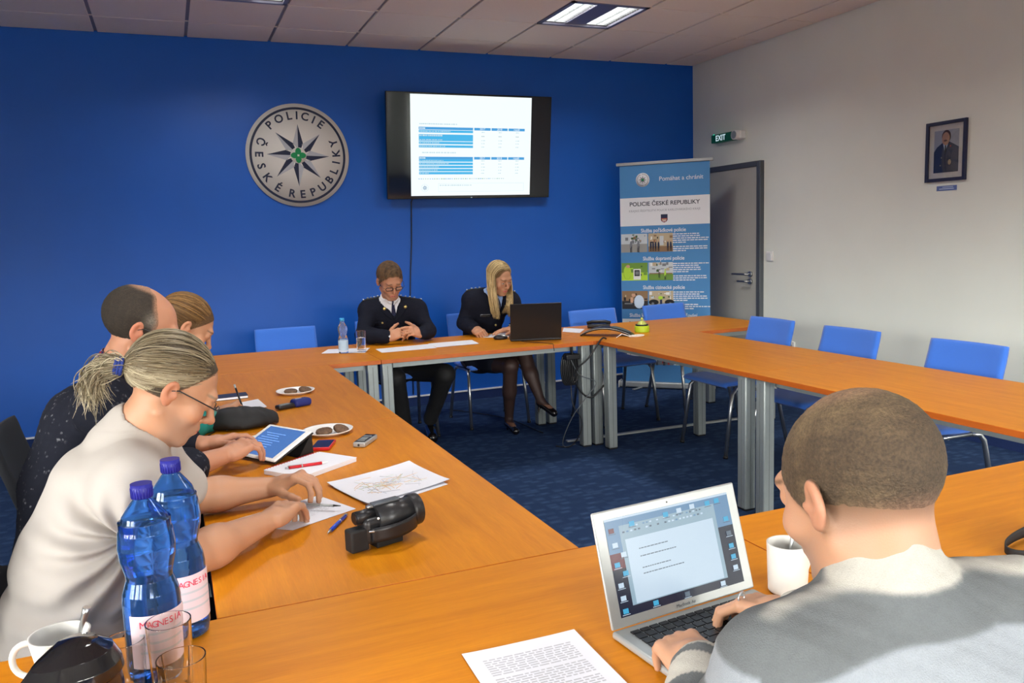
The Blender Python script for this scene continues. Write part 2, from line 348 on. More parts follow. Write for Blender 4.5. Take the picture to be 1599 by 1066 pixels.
# ------------------------------------------------------------------ blue chairs
def chair_parts(t, fabric, metal):
    # the chair faces -y; seat and back are one padded shell bent at the rear
    def shell(u, v, off):
        # u across, v along from the seat front up to the top of the back
        prof = [(-.235, .445), (-.225, .462), (-.12, .462), (.04, .452), (.14, .455), (.20, .485), (.235, .55), (.265, .66), (.295, .76), (.31, .825)]
        s = v * (len(prof) - 1); i = min(int(s), len(prof) - 2); f = s - i
        y = prof[i][0] * (1 - f) + prof[i + 1][0] * f; z = prof[i][1] * (1 - f) + prof[i + 1][1] * f
        dy, dz = prof[i + 1][0] - prof[i][0], prof[i + 1][1] - prof[i][1]; l = math.hypot(dy, dz)
        hw = .225 - .012 * v; x = (u - .5) * 2
        c = 1 if abs(x) < .93 else 1 - (abs(x) - .93) / .07 * .5
        e = 1 if v < .97 else 1 - (v - .97) / .03 * .4
        return (x * hw, y + off * c * e * dz / l + (.02 * (1 - x * x) if v > .55 else 0) * min(1, (v - .55) / .2), z - off * c * e * dy / l)
    b = MB(); nu, nv = 22, 40
    A = [[b.bm.verts.new(Vector(shell(i / nu, j / nv, .016))) for j in range(nv + 1)] for i in range(nu + 1)]
    B = [[b.bm.verts.new(Vector(shell(i / nu, j / nv, -.016))) for j in range(nv + 1)] for i in range(nu + 1)]
    F = b.bm.faces.new
    for i in range(nu):
        for j in range(nv):
            F((A[i][j], A[i + 1][j], A[i + 1][j + 1], A[i][j + 1])); F((B[i][j], B[i][j + 1], B[i + 1][j + 1], B[i + 1][j]))
        F((A[i][0], B[i][0], B[i + 1][0], A[i + 1][0])); F((A[i][nv], A[i + 1][nv], B[i + 1][nv], B[i][nv]))
    for j in range(nv):
        F((A[0][j], A[0][j + 1], B[0][j + 1], B[0][j])); F((A[nu][j], B[nu][j], B[nu][j + 1], A[nu][j + 1]))
    for f in b.bm.faces: f.smooth = True
    b.build('seat_and_back', fabric, t)
    b = MB(); b.tube([(-.20, .13, .425), (-.2, -.14, .43)], .011); b.tube([(.20, .13, .425), (.2, -.14, .43)], .011)
    b.tube([(-.2, -.05, .425), (.2, -.05, .425)], .011); b.tube([(-.2, .1, .425), (.2, .1, .425)], .011); b.build('seat_frame', metal, t)
    for s in (-1, 1):
        for pts in ([(.20, -.10, .43), (.215, -.15, .428), (.222, -.185, .40), (.235, -.245, .012)], [(.20, .10, .425), (.21, .14, .42), (.215, .165, .39), (.235, .245, .012)]):
            q = MB().tube([(s * x, y, z) for x, y, z in pts], .0125, metal, 10)
            x, y, z = pts[-1]; q.cyl((s * x, y, 0), (s * x, y, .016), .0145, M['black']); q.build('leg', None, t)
ch = thing('conference_chair', 'empty blue chair by the back wall, left of the bottle and the male officer', 'chair', (-4.02, -1.02, 0), 0, 'blue conference chairs')
chair_parts(ch, M['chair_blue'], M['chrome'])
G = 'blue conference chairs'
dup(ch, (-3.28, -.93, 0), 0, 'blue chair the male officer sits on', G)
dup(ch, (-2.53, -.86, 0), 0, 'blue chair the blonde officer sits on', G)
dup(ch, (-1.66, -1.31, 0), .05, 'empty blue chair behind the conference phone, partly before the banner edge', G)
dup(ch, (-.97, -1.30, 0), .1, 'empty blue chair directly in front of the roll-up banner', G)
dup(ch, (-1.39, -2.42, 0), PI / 2, 'empty blue chair along the right wall, nearest the door', G).rotation_euler.z = PI / 2 * 3
dup(ch, (-1.42, -3.14, 0), PI * 1.5, 'empty blue chair along the right wall, middle of three', G)
dup(ch, (-1.42, -3.90, 0), PI * 1.5, 'empty blue chair along the right wall, nearest the camera under the portrait', G)

# ------------------------------------------------------------------ wall emblem
M['emb_white'] = mat('emblem_white', srgb(222, 218, 212), .5)
M['emb_navy'] = mat('emblem_navy', srgb(18, 30, 62), .5)
M['emb_grey'] = mat('emblem_grey', srgb(176, 178, 186), .5)
M['emb_green'] = mat('emblem_green', srgb(0, 140, 80), .5)
def ring(b, r0, r1, z0, z1, m, X, n=96):
    P = [[b.bm.verts.new(X @ Vector((r * math.cos(2 * PI * k / n), r * math.sin(2 * PI * k / n), z))) for k in range(n)] for r, z in ((r0, z0), (r0, z1), (r1, z1), (r1, z0))]
    i = b.mi(m)
    for a in range(4):
        A, B = P[a], P[(a + 1) % 4]
        for k in range(n):
            f = b.bm.faces.new((A[k], A[(k + 1) % n], B[(k + 1) % n], B[k])); f.material_index = i
def star(b, X, R, z, dz=.001):
    for k in range(8):
        a = k * PI / 4 + .03; tip = (math.sin(a) * .605 * R, math.cos(a) * .605 * R)
        for s, m in ((1, 'emb_navy'), (-1, 'emb_grey')):
            q = (math.sin(a + s * .46) * .235 * R, math.cos(a + s * .46) * .235 * R)
            pts = [(0, 0), q, tip] if s == 1 else [(0, 0), tip, q]
            b.prism(pts, z, z + dz, M[m], X)
        for s in (1, -1):
            c = a + PI / 8; p0 = (math.sin(c) * .26 * R, math.cos(c) * .26 * R); p1 = (math.sin(c + s * .2) * .15 * R, math.cos(c + s * .2) * .15 * R)
            b.prism([(0, 0), p0, p1] if s == 1 else [(0, 0), p1, p0], z + dz, z + 2 * dz, M['emb_navy' if s < 0 else 'emb_white'], X)
def flower(b, X, R, z, dz):
    for k in range(4):
        a = k * PI / 2; c = (math.sin(a) * .075 * R, math.cos(a) * .075 * R); pts = []
        for j in range(20):
            t = 2 * PI * j / 20; r = .058 * R * (1 + .28 * max(0, math.cos(t)) ** 4)
            x, y = r * math.sin(t), r * math.cos(t); pts.append((c[0] + x * math.cos(a) + y * math.sin(a), c[1] - x * math.sin(a) + y * math.cos(a)))
        b.prism(pts[::-1], z, z + dz, M['emb_green'], X)
em = thing('police_emblem', 'large round white police emblem with eight-pointed star on the blue wall', 'emblem', (-3.7415, -.001, 2.117), 0, None, (PI / 2, 0, 0))
R = .40; b = MB(); b.lathe([(0, 0), (R, 0), (R, .012), (0, .012)], m=M['emb_white'], n=96); b.build('disc', None, em)
b = MB(); ring(b, .885 * R, .93 * R, .012, .0135, M['emb_navy'], Matrix()); b.build('ring', None, em)
b = MB(); star(b, Matrix(), R, .012); b.lathe([(0, .0145), (.155 * R, .0145), (.155 * R, .0155), (0, .0155)], m=M['emb_white'], n=48); flower(b, Matrix(), R, .0155, .001); b.build('star', None, em)
b = MB()
LET = [('P', -42), ('O', -25.4), ('L', -10), ('I', 1.2), ('C', 13), ('I', 26), ('E', 38)]
for c, a in LET:
    a = math.radians(a); b.text(c, .215 * R, Matrix.Translation((math.sin(a) * .765 * R, math.cos(a) * .765 * R, .0128)) @ Matrix.Rotation(-a, 4, 'Z'), M['emb_navy'], bold=.0022)
LET = [('Y', 71), ('K', 87), ('I', 100.4), ('L', 114), ('B', 129), ('U', 144.6), ('P', 161), ('E', 177), ('R', 193), ('É', 215), ('K', 236), ('S', 254), ('E', 271.5), ('Č', 290)]
for c, a in LET:
    a = math.radians(a); b.text(c, .215 * R, Matrix.Translation((math.sin(a) * .755 * R, math.cos(a) * .765 * R, .0128)) @ Matrix.Rotation(PI - a, 4, 'Z'), M['emb_navy'], bold=.0022)
b.build('lettering', None, em)

# ------------------------------------------------------------------ wall screen
M['slide_white'] = mat('slide_white', (.01, .01, .012), .3, emit=srgb(244, 254, 255), estr=0.93)
M['slide_cyan'] = mat('slide_cyan', (.01, .01, .012), .3, emit=srgb(62, 182, 236), estr=0.9)
M['slide_head'] = mat('slide_header', (.01, .01, .012), .3, emit=srgb(66, 160, 222), estr=0.9)
M['slide_grey'] = mat('slide_grey', (.01, .01, .012), .3, emit=srgb(176, 196, 206), estr=0.9)
M['slide_pale'] = mat('slide_pale', (.01, .01, .012), .3, emit=srgb(205, 230, 240), estr=0.85)
M['slide_green'] = mat('slide_green', (.01, .01, .012), .3, emit=srgb(80, 170, 140), estr=0.8)
M['screen_off'] = mat('dark_screen', (.004, .005, .012), .06, spec=.6)
M['bezel'] = mat('tv_bezel', (.006, .006, .008), .15)
TW, TH = 1.465, .856
tv = thing('wall_screen', 'large flat screen on the blue wall showing a slide with two blue tables', 'television', (-2.322, -.118, 2.186), 0, None, (math.radians(7.6), 0, 0))
b = MB(); b.box((0, 0, 0), (TW, .035, TH), bev=.004); b.box((0, .03, 0), (TW * .7, .04, TH * .7), bev=.01); b.build('housing', M['bezel'], tv)
b = MB(); b.box((0, .052, .05), (.3, .05, .25)); b.build('wall_bracket', M['dark_steel'], tv)
MB().box((0, -.0178, .004), (TW - .024, .002, TH - .032)).build('panel', M['screen_off'], tv)
sw, sh = 1.075, .815; sx0, sz0 = -.533, .413
b = MB()
def sq(u0, v0, u1, v1, m, lay=0):
    y = -.0192 - .0004 * lay; P = lambda u, v: (sx0 + u * sw, y, sz0 - v * sh)
    b.quad([P(u0, v0), P(u0, v1), P(u1, v1), P(u1, v0)], M[m])
sq(0, 0, 1, 1, 'slide_white')
def faketext(u0, v, n, m, h=.012, lay=2, gap=.003, seed=0):
    r = random.Random(seed); u = u0
    for _ in range(n):
        wd = r.uniform(.006, .02); sq(u, v - h / 2, u + wd, v + h / 2, m, lay); u += wd + gap * r.choice((1, 1, 2.2))
faketext(.07, .285, 18, 'slide_pale', seed=1); faketext(.09, .567, 14, 'slide_pale', seed=2)
for top, rows in ((.315, (.357, .398, .440, .470, .505)), (.608, (.645, .677, .709, .741, .772))):
    for a, c in ((.065, .505), (.515, .652), (.660, .797), (.805, .945)): sq(a, top, c, top + .026, 'slide_head', 1)
    for i, v in enumerate(rows):
        hh = .045 if (i == 1 and top < .4) else .027; sq(.065, v - .012, .505, v - .012 + hh - .003, 'slide_cyan', 1)
        faketext(.07, v, [16, 12, 9, 10, 12][i] if top < .4 else [12, 14, 9, 9, 4][i], 'slide_pale', .007 if hh < .04 else .014, 2, seed=i + int(top * 99))
        for c in (.575, .72, .868): faketext(c, v + .002, 2, 'slide_grey' if hh > .04 else 'slide_pale', .008, 2, seed=i * 7)
    faketext(.07, top + .013, 3, 'slide_white', .009, 3, seed=9)
for i in range(40): sq(.06 + i * .018, .826, .06 + i * .018 + random.uniform(.006, .016), .832, random.choice(['slide_head', 'slide_grey', 'slide_green']), 1)
for a in ((.22, .875, .945, .877), (.22, .958, .945, .960), (.22, .875, .2215, .96), (.9435, .875, .945, .96)): sq(*a, 'slide_pale', 1)
faketext(.23, .895, 16, 'slide_pale', .01, seed=5)
b.build('slide', None, tv)
b = MB(); X = Matrix.Translation((sx0 + .11 * sw, -.0196, sz0 - .92 * sh)) @ Matrix.Rotation(PI / 2, 4, 'X')
M['sl_navy'] = mat('slide_navy', srgb(30, 60, 100), .3, emit=srgb(110, 150, 180), estr=.9)
for k in range(8):
    a = k * PI / 4; b.prism([(math.sin(a - .6) * .007, math.cos(a - .6) * .007), (math.sin(a + .6) * .007, math.cos(a + .6) * .007), (math.sin(a) * .024, math.cos(a) * .024)], 0, .0004, M['sl_navy'], X)
ring(b, .030, .032, 0, .0004, M['slide_pale'], X, 40)
for t_, u in (('2017', .583), ('2018', .728), ('rozdíl', .875)):
    for v in (.328, .621): b.text(t_, .024, Matrix.Translation((sx0 + u * sw, -.0205, sz0 - v * sh)) @ Matrix.Rotation(PI / 2, 4, 'X'), M['slide_white'], depth=.0002)
b.build('slide_symbols', None, tv)
b = MB(); b.ball((0, -.0185, -TH / 2 + .008), (.008, .001, .003)); b.build('badge', M['slide_grey'], tv)
cb = MB().tube([(-2.80, -.045, 1.83), (-2.836, -.008, 1.74), (-2.85, -.006, 1.4), (-2.872, -.006, 1.15), (-2.884, -.006, .95), (-2.89, -.006, .5), (-2.90, -.008, .1)], .005, M['black']).build('power_cable')
tag(cb, 'thin black cable running down the blue wall below the screen', 'cable')

# ------------------------------------------------------------------ roll-up banner
M['ban_blue'] = mat('banner_blue', srgb(72, 134, 190), .6, noise=.02, nscale=5)
M['ban_white'] = mat('banner_white', srgb(226, 228, 232), .6)
M['ban_text'] = mat('banner_dark_text', srgb(50, 56, 70), .6)
M['ban_gtext'] = mat('banner_grey_text', srgb(150, 154, 162), .6)
PAL = {k: mat('print_' + k, srgb(*v), .6) for k, v in dict(sky=(196, 204, 208), road=(150, 150, 146), grass=(110, 150, 60), lime=(180, 220, 60), brown=(140, 110, 80), dark=(38, 38, 46), navy=(34, 44, 76), skin=(206, 160, 130), shirt=(200, 216, 234), wall=(186, 170, 140), tree=(60, 90, 50), red=(180, 60, 50), grey=(120, 124, 130), white=(232, 232, 228), black=(20, 20, 22)).items()}
ban = thing('roll_up_banner', 'tall blue and white roll-up police banner in the corner beside the door', 'banner', (-.665, -.505, 0), math.atan2(-.58, .58))
b = MB(); b.box((0, .02, .035), (.86, .10, .055), M['alu'], bev=.012); b.box((-.431, .02, .035), (.006, .104, .06), M['white']); b.box((.431, .02, .035), (.006, .104, .06), M['white']); b.build('base', None, ban)
for s in (-1, 1): MB().box((s * .24, -.06, .008), (.03, .16, .006), M['alu'], rot=(0, 0, s * .35)).build('foot', None, ban)
b = MB(); b.box((0, .0, 2.03), (.86, .022, .028), M['alu'], bev=.004); b.build('top_rail', None, ban)
MB().cyl((0, .05, .06), (0, .02, 2.0), .008).build('support_pole', M['alu'], ban)
b = MB(); b.box((0, 0, 1.04), (.80, .002, 1.97), M['ban_blue']); b.box((0, -.0012, 1.605), (.80, .001, .25), M['ban_white']); b.build('fabric', None, ban)
XB = lambda x, z, y=-.002: Matrix.Translation((x, y, z)) @ Matrix.Rotation(PI / 2, 4, 'X')
b = MB()
b.text('Pomáhat a chránit', .053, XB(.150, 1.885), M['ban_white'], bold=.0004)
b.text('POLICIE ČESKÉ REPUBLIKY', .050, XB(.0, 1.672), M['ban_text'], sx=1.06, bold=.0008)
b.text('KRAJSKÉ ŘEDITELSTVÍ POLICIE KARLOVARSKÉHO KRAJE', .026, XB(0, 1.612), M['ban_gtext'], sx=.98)
for t_, z in (('Služba pořádkové policie', 1.435), ('Služba dopravní policie', 1.185), ('Služba cizinecké policie', .925), ('Služba kriminální policie a vyšetřování', .672)):
    b.text(t_, .047, XB(-.01 if 'krim' not in t_ else -.02, z), M['ban_white'], sx=.86, bold=.0006)
r = random.Random(3)
for z0 in (1.41, 1.15, .895, .64, .385):
    for i in range(9):
        if i == 5: continue
        x = .075; z = z0 - .012 - i * .0185; end = r.uniform(.28, .39) if i not in (4, 8) else r.uniform(.16, .26)
        while x < end:
            wd = r.uniform(.012, .04); b.box((x + wd / 2, -.0022, z), (wd, .0008, .0085), M['ban_white']); x += wd + .006
b.build('lettering', None, ban)
b = MB(); X = XB(-.19, 1.885, -.0016); b.lathe([(0, 0), (.062, 0), (.062, .0008), (0, .0008)], m=M['ban_white'], n=40, X=X); star(b, X, .062, .001, .0004)
b.lathe([(0, .002), (.011, .002), (.011, .0024), (0, .0024)], m=M['emb_green'], n=16, X=X)
for k in range(24):
    a = 2 * PI * k / 24
    if k % 12 != 11: b.box(X @ Vector((math.sin(a) * .05, math.cos(a) * .05, .001)), (.006, .0008, .006), M['emb_navy'])
b.build('round_logo', None, ban)
b = MB(); X = XB(0, 1.54, -.002); b.prism([(-.03, .035), (-.03, -.015), (-.02, -.03), (0, -.038), (.02, -.03), (.03, -.015), (.03, .035)], 0, .0006, PAL['navy'], X)
b.prism([(-.027, 0), (-.02, -.026), (0, -.034), (.02, -.026), (.027, 0)], .0006, .001, PAL['red'], X); b.box((0, -.0032, 1.528), (.04, .0004, .012), PAL['wall']); b.box((0, -.0034, 1.516), (.03, .0004, .006), M['ban_white']); b.build('crest', None, ban)
def photo(name, x0, x1, z0, z1, items, bg, ground, split=.45):
    b = MB(); w, h = x1 - x0, z1 - z0
    b.box(((x0 + x1) / 2, -.002, z0 + h * (1 + split) / 2), (w, .001, h * (1 - split)), PAL[bg]); b.box(((x0 + x1) / 2, -.002, z0 + h * split / 2), (w, .001, h * split), PAL[ground])
    for n_, it in enumerate(items):
        kind, u, v, su, sv, c = it; y = -.0028 - .0001 * n_
        if kind == 'b': b.box((x0 + u * w, y, z0 + v * h), (su * w, .0003, sv * h), PAL[c])
        else: b.ball((x0 + u * w, y, z0 + v * h), (su * w / 2, .0004, sv * h / 2), PAL[c], n=14)
    b.build(name, None, ban)
def man(u, s=1, c='navy', h='skin', v=.25): return [('e', u, v + .12 * s, .09 * s, .42 * s, c), ('b', u - .02 * s, v - .08 * s, .025 * s, .3 * s, 'dark'), ('b', u + .02 * s, v - .08 * s, .025 * s, .3 * s, 'dark'), ('e', u, v + .38 * s, .045 * s, .11 * s, h)]
rr = random.Random(11)
def clutter(n, cols, v0=.5, v1=.95): return [('b', rr.uniform(.05, .95), rr.uniform(v0, v1), rr.uniform(.03, .16), rr.uniform(.04, .2), rr.choice(cols)) for _ in range(n)]
rows = [1.41, 1.15, .895, .64, .385]
photo('photo', -.395, -.155, 1.245, 1.41, clutter(14, ['grey', 'tree', 'white', 'brown']) + man(.38, 1.1, 'grey', 'white') + man(.66, 1.1, 'grey', 'white'), 'sky', 'road')
photo('photo', -.145, .075, 1.245, 1.41, clutter(18, ['wall', 'brown', 'white', 'dark', 'wall']) + [q for u in (.1, .2, .3, .42, .8, .92) for q in man(u, .9, 'navy', 'skin')] + [('b', .55, .6, .16, .5, 'sky')], 'wall', 'brown', .3)
photo('photo', -.395, -.155, .99, 1.15, clutter(16, ['tree', 'grass', 'lime'], .3) + [('e', .22, .45, .3, .8, 'lime'), ('e', .25, .8, .16, .18, 'skin'), ('b', .6, .35, .28, .6, 'white'), ('b', .6, .42, .2, .34, 'black'), ('b', .6, .42, .14, .2, 'grey')], 'grass', 'lime')
photo('photo', -.145, .075, .99, 1.15, clutter(22, ['white', 'grey', 'tree', 'sky', 'wall']) + [('b', .5, .38, .95, .06, 'brown')] + man(.68, .9, 'lime', 'lime') + [('b', .42, .35, .02, .4, 'dark'), ('b', .46, .3, .02, .35, 'dark')], 'sky', 'grass', .35)
photo('photo', -.395, -.155, .73, .895, clutter(12, ['dark', 'brown', 'wall', 'black'], .1) + [('e', .66, .4, .4, .75, 'shirt'), ('e', .45, .78, .16, .24, 'skin'), ('e', .46, .9, .2, .12, 'brown'), ('b', .38, .5, .1, .3, 'skin'), ('b', .25, .3, .3, .06, 'grey')], 'brown', 'dark')
photo('photo', -.145, .075, .73, .895, clutter(18, ['tree', 'wall', 'sky', 'white'], .6) + [('e', .2, .38, .42, .3, 'black'), ('e', .85, .38, .4, .3, 'black'), ('e', .16, .3, .12, .16, 'grey'), ('e', .88, .3, .12, .16, 'grey')] + man(.5, 1.1, 'navy', 'skin') + [('e', .48, .62, .2, .2, 'lime')], 'wall', 'road', .35)
photo('photo', -.395, -.155, .475, .64, [('e', .3, .75, .16, .2, 'dark'), ('e', .45, .72, .16, .24, 'dark'), ('b', .5, .25, .9, .3, 'grey')] + man(.7, .8), 'white', 'road')
photo('photo', -.145, .075, .475, .64, clutter(16, ['grey', 'brown', 'dark'], .2) + man(.3) + man(.6), 'wall', 'road')
photo('photo', -.395, -.155, .22, .385, clutter(6, ['tree', 'sky', 'white']) + [('b', .5, .3, .98, .3, 'grass')] + man(.3, .8, 'shirt'), 'white', 'grass')
photo('photo', -.145, .075, .22, .385, clutter(18, ['white', 'grey', 'brown', 'navy', 'red'], .1) + man(.3, 1.2, 'shirt') + man(.6, 1.2), 'white', 'grey')
photo('photo', .085, .39, .22, .30, clutter(12, ['white', 'grey', 'brown', 'lime'], .1), 'white', 'lime')

# ------------------------------------------------------------------ portrait, plaque, exit light, switch, socket
po = thing('framed_portrait', 'dark framed portrait photograph of a uniformed man on the white wall', 'picture', (-.001, -2.8205, 1.8815), 0, None, (PI / 2, 0, -PI / 2))
fw, fh = .303, .388
b = MB()
for s in (-1, 1): b.box((s * (fw / 2 - .011), 0, .010), (.022, fh, .02), bev=.002); b.box((0, s * (fh / 2 - .011), .010), (fw - .044, .022, .02), bev=.002)
b.build('frame', mat('navy_frame', srgb(32, 34, 66), .35), po)
b = MB(); b.box((0, 0, .004), (fw - .04, fh - .04, .004), PAL['white']); b.build('mount', None, po)
b = MB(); X = Matrix.Translation((0, 0, .0062)); pw, ph = .185, .272
b.box((0, 0, .0064), (pw, ph, .0008), mat('portrait_backdrop', srgb(176, 182, 196), .5))
b.prism([(-.0925, -.136), (.0925, -.136), (.0925, .02), (.05, .045), (.02, .06), (-.03, .055), (-.07, .03), (-.0925, -.0)], .0008, .0012, PAL['navy'], X)
b.prism([(-.026, .055), (-.008, -.01), (.018, .06)], .0012, .0015, PAL['shirt'], X); b.prism([(-.010, .04), (-.012, -.005), (-.004, -.02), (.002, .0), (.0, .04)], .0015, .0018, PAL['dark'], X)
b.ball((-.001, .094, .0074), (.034, .042, .0005), mat('portrait_hair', srgb(84, 62, 52), .6)); b.ball((-.004, .080, .0080), (.029, .042, .0006), PAL['skin']); b.ball((-.006, .068, .0086), (.014, .006, .0005), mat('portrait_moustache', srgb(120, 84, 66), .6))
b.ball((-.003, .05, .008), (.016, .012, .0005), PAL['skin']); b.ball((.028, -.072, .0082), (.012, .018, .0006), PAL['wall']); b.ball((.032, .03, .0082), (.006, .006, .0006), PAL['red'])
for x, y in ((-.034, -.04), (-.04, -.09)): b.ball((x, y, .0082), (.004, .004, .0006), PAL['wall'])
b.build('photograph', None, po)
MB().box((0, 0, .0105), (fw - .044, fh - .044, .001)).build('glazing', M['glass'], po)
pl = MB().box((0, 0, 0), (.15, .032, .003), mat('plaque_blue', srgb(96, 118, 176), .4)).box((.0, -.004, .002), (.11, .005, .001), PAL['shirt']).box((.01, .007, .002), (.08, .004, .001), PAL['shirt']).build('name_plaque')
place(pl, (-.002, -2.828, 1.643), 0, (PI / 2, 0, -PI / 2)); tag(pl, 'small blue name plaque on the wall below the portrait', 'sign')
ex = thing('exit_sign', 'green EXIT sign with emergency light above the door', 'exit sign', (0, -.56, 2.245), 0, None, (0, 0, -PI / 2))
M['exit_green'] = mat('exit_green', srgb(8, 84, 62), .4, emit=srgb(6, 80, 58), estr=.12)
# local x runs along the wall towards the camera, local y points into the wall
b = MB(); b.box((-.03, -.035, 0), (.30, .07, .075), M['exit_green'], bev=.006); b.build('sign_box', None, ex)
b = MB(); b.text('EXIT', .07, Matrix.Translation((-.04, -.0706, -.002)) @ Matrix.Rotation(PI / 2, 4, 'X'), M['slide_pale'], bold=.001); b.build('lettering', None, ex)
b = MB(); b.ball((-.15, -.06, .036), .006); b.build('indicator', mat('green_led', (0, .8, .3), .4, emit=(0, 1, .35), estr=6), ex)
b = MB(); b.cyl((.17, 0, 0), (.17, -.085, 0), .042, M['white'], n=28); b.cyl((.17, -.085, 0), (.17, -.088, 0), .033, M['alu'], n=28); b.box((.20, -.03, 0), (.06, .06, .07), M['white'], bev=.01); b.build('emergency_lamp', None, ex)
b = MB(); b.box((0, -.006, 0), (.082, .012, .082), M['white'], bev=.003); b.box((0, -.014, 0), (.058, .006, .058), M['white'], rot=(.06, 0, 0), bev=.002)
o = b.build('light_switch'); place(o, (0, -1.115, 1.183), -PI / 2); tag(o, 'white light switch on the wall beside the door frame', 'switch')
b = MB(); b.box((0, -.006, 0), (.085, .012, .085), M['white'], bev=.003); b.cyl((0, -.012, 0), (0, -.0135, 0), .022, M['alu'])
o = b.build('wall_socket'); place(o, (0, -1.385, .432), -PI / 2); tag(o, 'white wall socket low on the right wall behind the nearest blue chair', 'socket')

# ------------------------------------------------------------------ small things on the tables
T0 = TT + .0006
def cxy(p): return (sum(q[0] for q in p) / len(p), sum(q[1] for q in p) / len(p))
def sheet(name, pts, label, cat='paper', z=T0, lines=0, th=.0006, seed=1, curl=0, ink='ink', group=None):
    c = cxy(pts); b = MB(); a, bb, cc, d = [Vector((x - c[0], y - c[1])) for x, y in pts]
    def P(u, v, dz=0):
        q = a * (1 - u) * (1 - v) + bb * u * (1 - v) + cc * u * v + d * (1 - u) * v; return (q.x, q.y, dz + curl * (abs(2 * u - 1) ** 3 + abs(2 * v - 1) ** 3) * .5)
    b.grid(lambda u, v: P(u, v, th), 8, 8, M['paper']); b.grid(lambda u, v: P(u, v, 0), 8, 8, M['paper'])
    r = random.Random(seed)
    for i in range(lines):
        v = .12 + .76 * i / max(1, lines); u = .12
        if r.random() < .12: continue
        e = r.choice((.88, .88, .88, .6))
        while u < e:
            w_ = r.uniform(.03, .09); b.quad([P(u, v, th + .0003), P(min(u + w_, e), v, th + .0003), P(min(u + w_, e), v + .012, th + .0003), P(u, v + .012, th + .0003)], M[ink]); u += w_ + .015
    o = b.build(name); o.location = (*c, z); return tag(o, label, cat, group)
GO = 'sheets of paper before the male officer'
sheet('paper_sheet', [(-3.55, -1.50), (-3.17, -1.469), (-3.19, -1.698), (-3.555, -1.70)], 'printed sheet on the table left below the male officer\'s hands', lines=5, seed=4)
sheet('paper_sheet', [(-3.175, -1.45), (-2.859, -1.453), (-2.887, -1.672), (-3.184, -1.68)], 'blank sheet on the table right of the male officer\'s hands', z=T0 + .0012)
sheet('paper_sheet', [(-3.90, -1.49), (-3.823, -1.31), (-3.564, -1.41), (-3.649, -1.63)], 'sheet under the small water bottle and glass')
sheet('paper_sheet', [(-2.75, -1.37), (-2.60, -1.18), (-2.42, -1.24), (-2.585, -1.45)], 'sheet under the blonde officer\'s arm beside the mouse')
sheet('paper_sheet', [(-2.14, -1.409), (-2.02, -1.19), (-1.93, -1.36), (-2.075, -1.56)], 'loose sheet between the black laptop and the conference phone')
sheet('paper_sheet', [(-4.644, -3.0), (-4.424, -2.887), (-4.406, -3.097), (-4.618, -3.24)], 'sheet the woman in green is writing on')
sheet('paper_sheet', [(-4.60, -3.30), (-4.423, -3.208), (-4.388, -3.30), (-4.60, -3.50)], 'sheet sticking out from under the black cap', lines=3)
sheet('paper_sheet', [(-4.55, -3.66), (-4.38, -3.555), (-4.345, -3.775), (-4.50, -3.87)], 'sheet lying behind the white tablet')
sheet('paper_sheet', [(-4.365, -4.435), (-4.11, -4.32), (-4.06, -4.57), (-4.30, -4.675)], 'lower sheet sticking out beneath the printed map')
mp_ = sheet('map_sheet', [(-4.377, -4.407), (-4.099, -4.298), (-4.048, -4.553), (-4.312, -4.655)], 'printed orange and grey map sheet between notebook and video camera', z=T0 + .0012, curl=.008, lines=0)
b = MB(); r = random.Random(5); M['map_orange'] = mat('map_orange', srgb(232, 196, 150), .8); M['map_grey'] = mat('map_grey', srgb(200, 204, 216), .8); M['map_green'] = mat('map_green', srgb(212, 222, 206), .8)
ca, cb_ = Vector((.96, -.27)).normalized(), Vector((.30, .95)).normalized(); ca = Vector((.278, .109)).normalized(); cb_ = Vector((-ca.y, ca.x))
for k in range(70):
    u, v = r.gauss(0, .055), r.gauss(0, .035); q = ca * u + cb_ * v; a_ = r.uniform(0, 6.28); L_ = r.uniform(.01, .04)
    pts = [(q.x + math.cos(a_) * L_ * t + r.uniform(-.003, .003), q.y + math.sin(a_) * L_ * t + r.uniform(-.003, .003)) for t in (-1, 0, 1)]
    if max(abs(p[0]) for p in pts) > .13 or max(abs(p[1]) for p in pts) > .1: continue
    b.tube([(x, y, .0022) for x, y in pts], .0006, M[r.choice(['map_orange', 'map_grey', 'map_orange', 'map_green', 'ink'])], 4)
b.build('map_print', None, mp_)
sheet('paper_sheet', [(-4.686, -4.611), (-4.416, -4.493), (-4.345, -4.658), (-4.521, -4.745)], 'sheet under the hands of the man in the white T-shirt', lines=14, seed=8)
sheet('document', [(-4.345, -5.51), (-4.135, -5.516), (-4.142, -5.81), (-4.352, -5.80)], 'printed A4 document in the foreground left of the silver laptop', lines=32, seed=2, curl=.003)

# plates with cookies
M['cookie'] = mat('chocolate_cookie', srgb(104, 78, 58), .7, noise=.35, nscale=120, bump=.8, bscale=160)
def plate(x, y, label, r=.090):
    b = MB(); b.lathe([(0, .004), (r * .62, .004), (r * .95, .015), (r, .016), (r * .97, .012), (r * .66, 0), (0, 0)], n=48); o = b.build('plate', M['plate']); o.location = (x, y, T0); return tag(o, label, 'plate')
def cookie(x, y, z, label, rot, r=.031):
    b = MB(); b.lathe([(0, .012), (r * .45, .0125), (r * .55, .0105), (r * .68, .0125), (r * .9, .011), (r, .006), (r * .95, 0), (0, 0)], n=28)
    rd = random.Random(int(x * 999))
    for v in b.bm.verts: v.co.x *= 1 + rd.uniform(-.015, .015); v.co.z += rd.uniform(-.0006, .0008) if v.co.z > .003 else 0
    o = b.build('cookie', M['cookie']); place(o, (x, y, z), 0, rot); return tag(o, label, 'cookie')
plate(-4.247, -2.83, 'white plate of two cookies, farther of two, near the blue sleeve'); plate(-4.255, -3.74, 'white plate of two cookies, nearer of two, behind the red phone', .092)
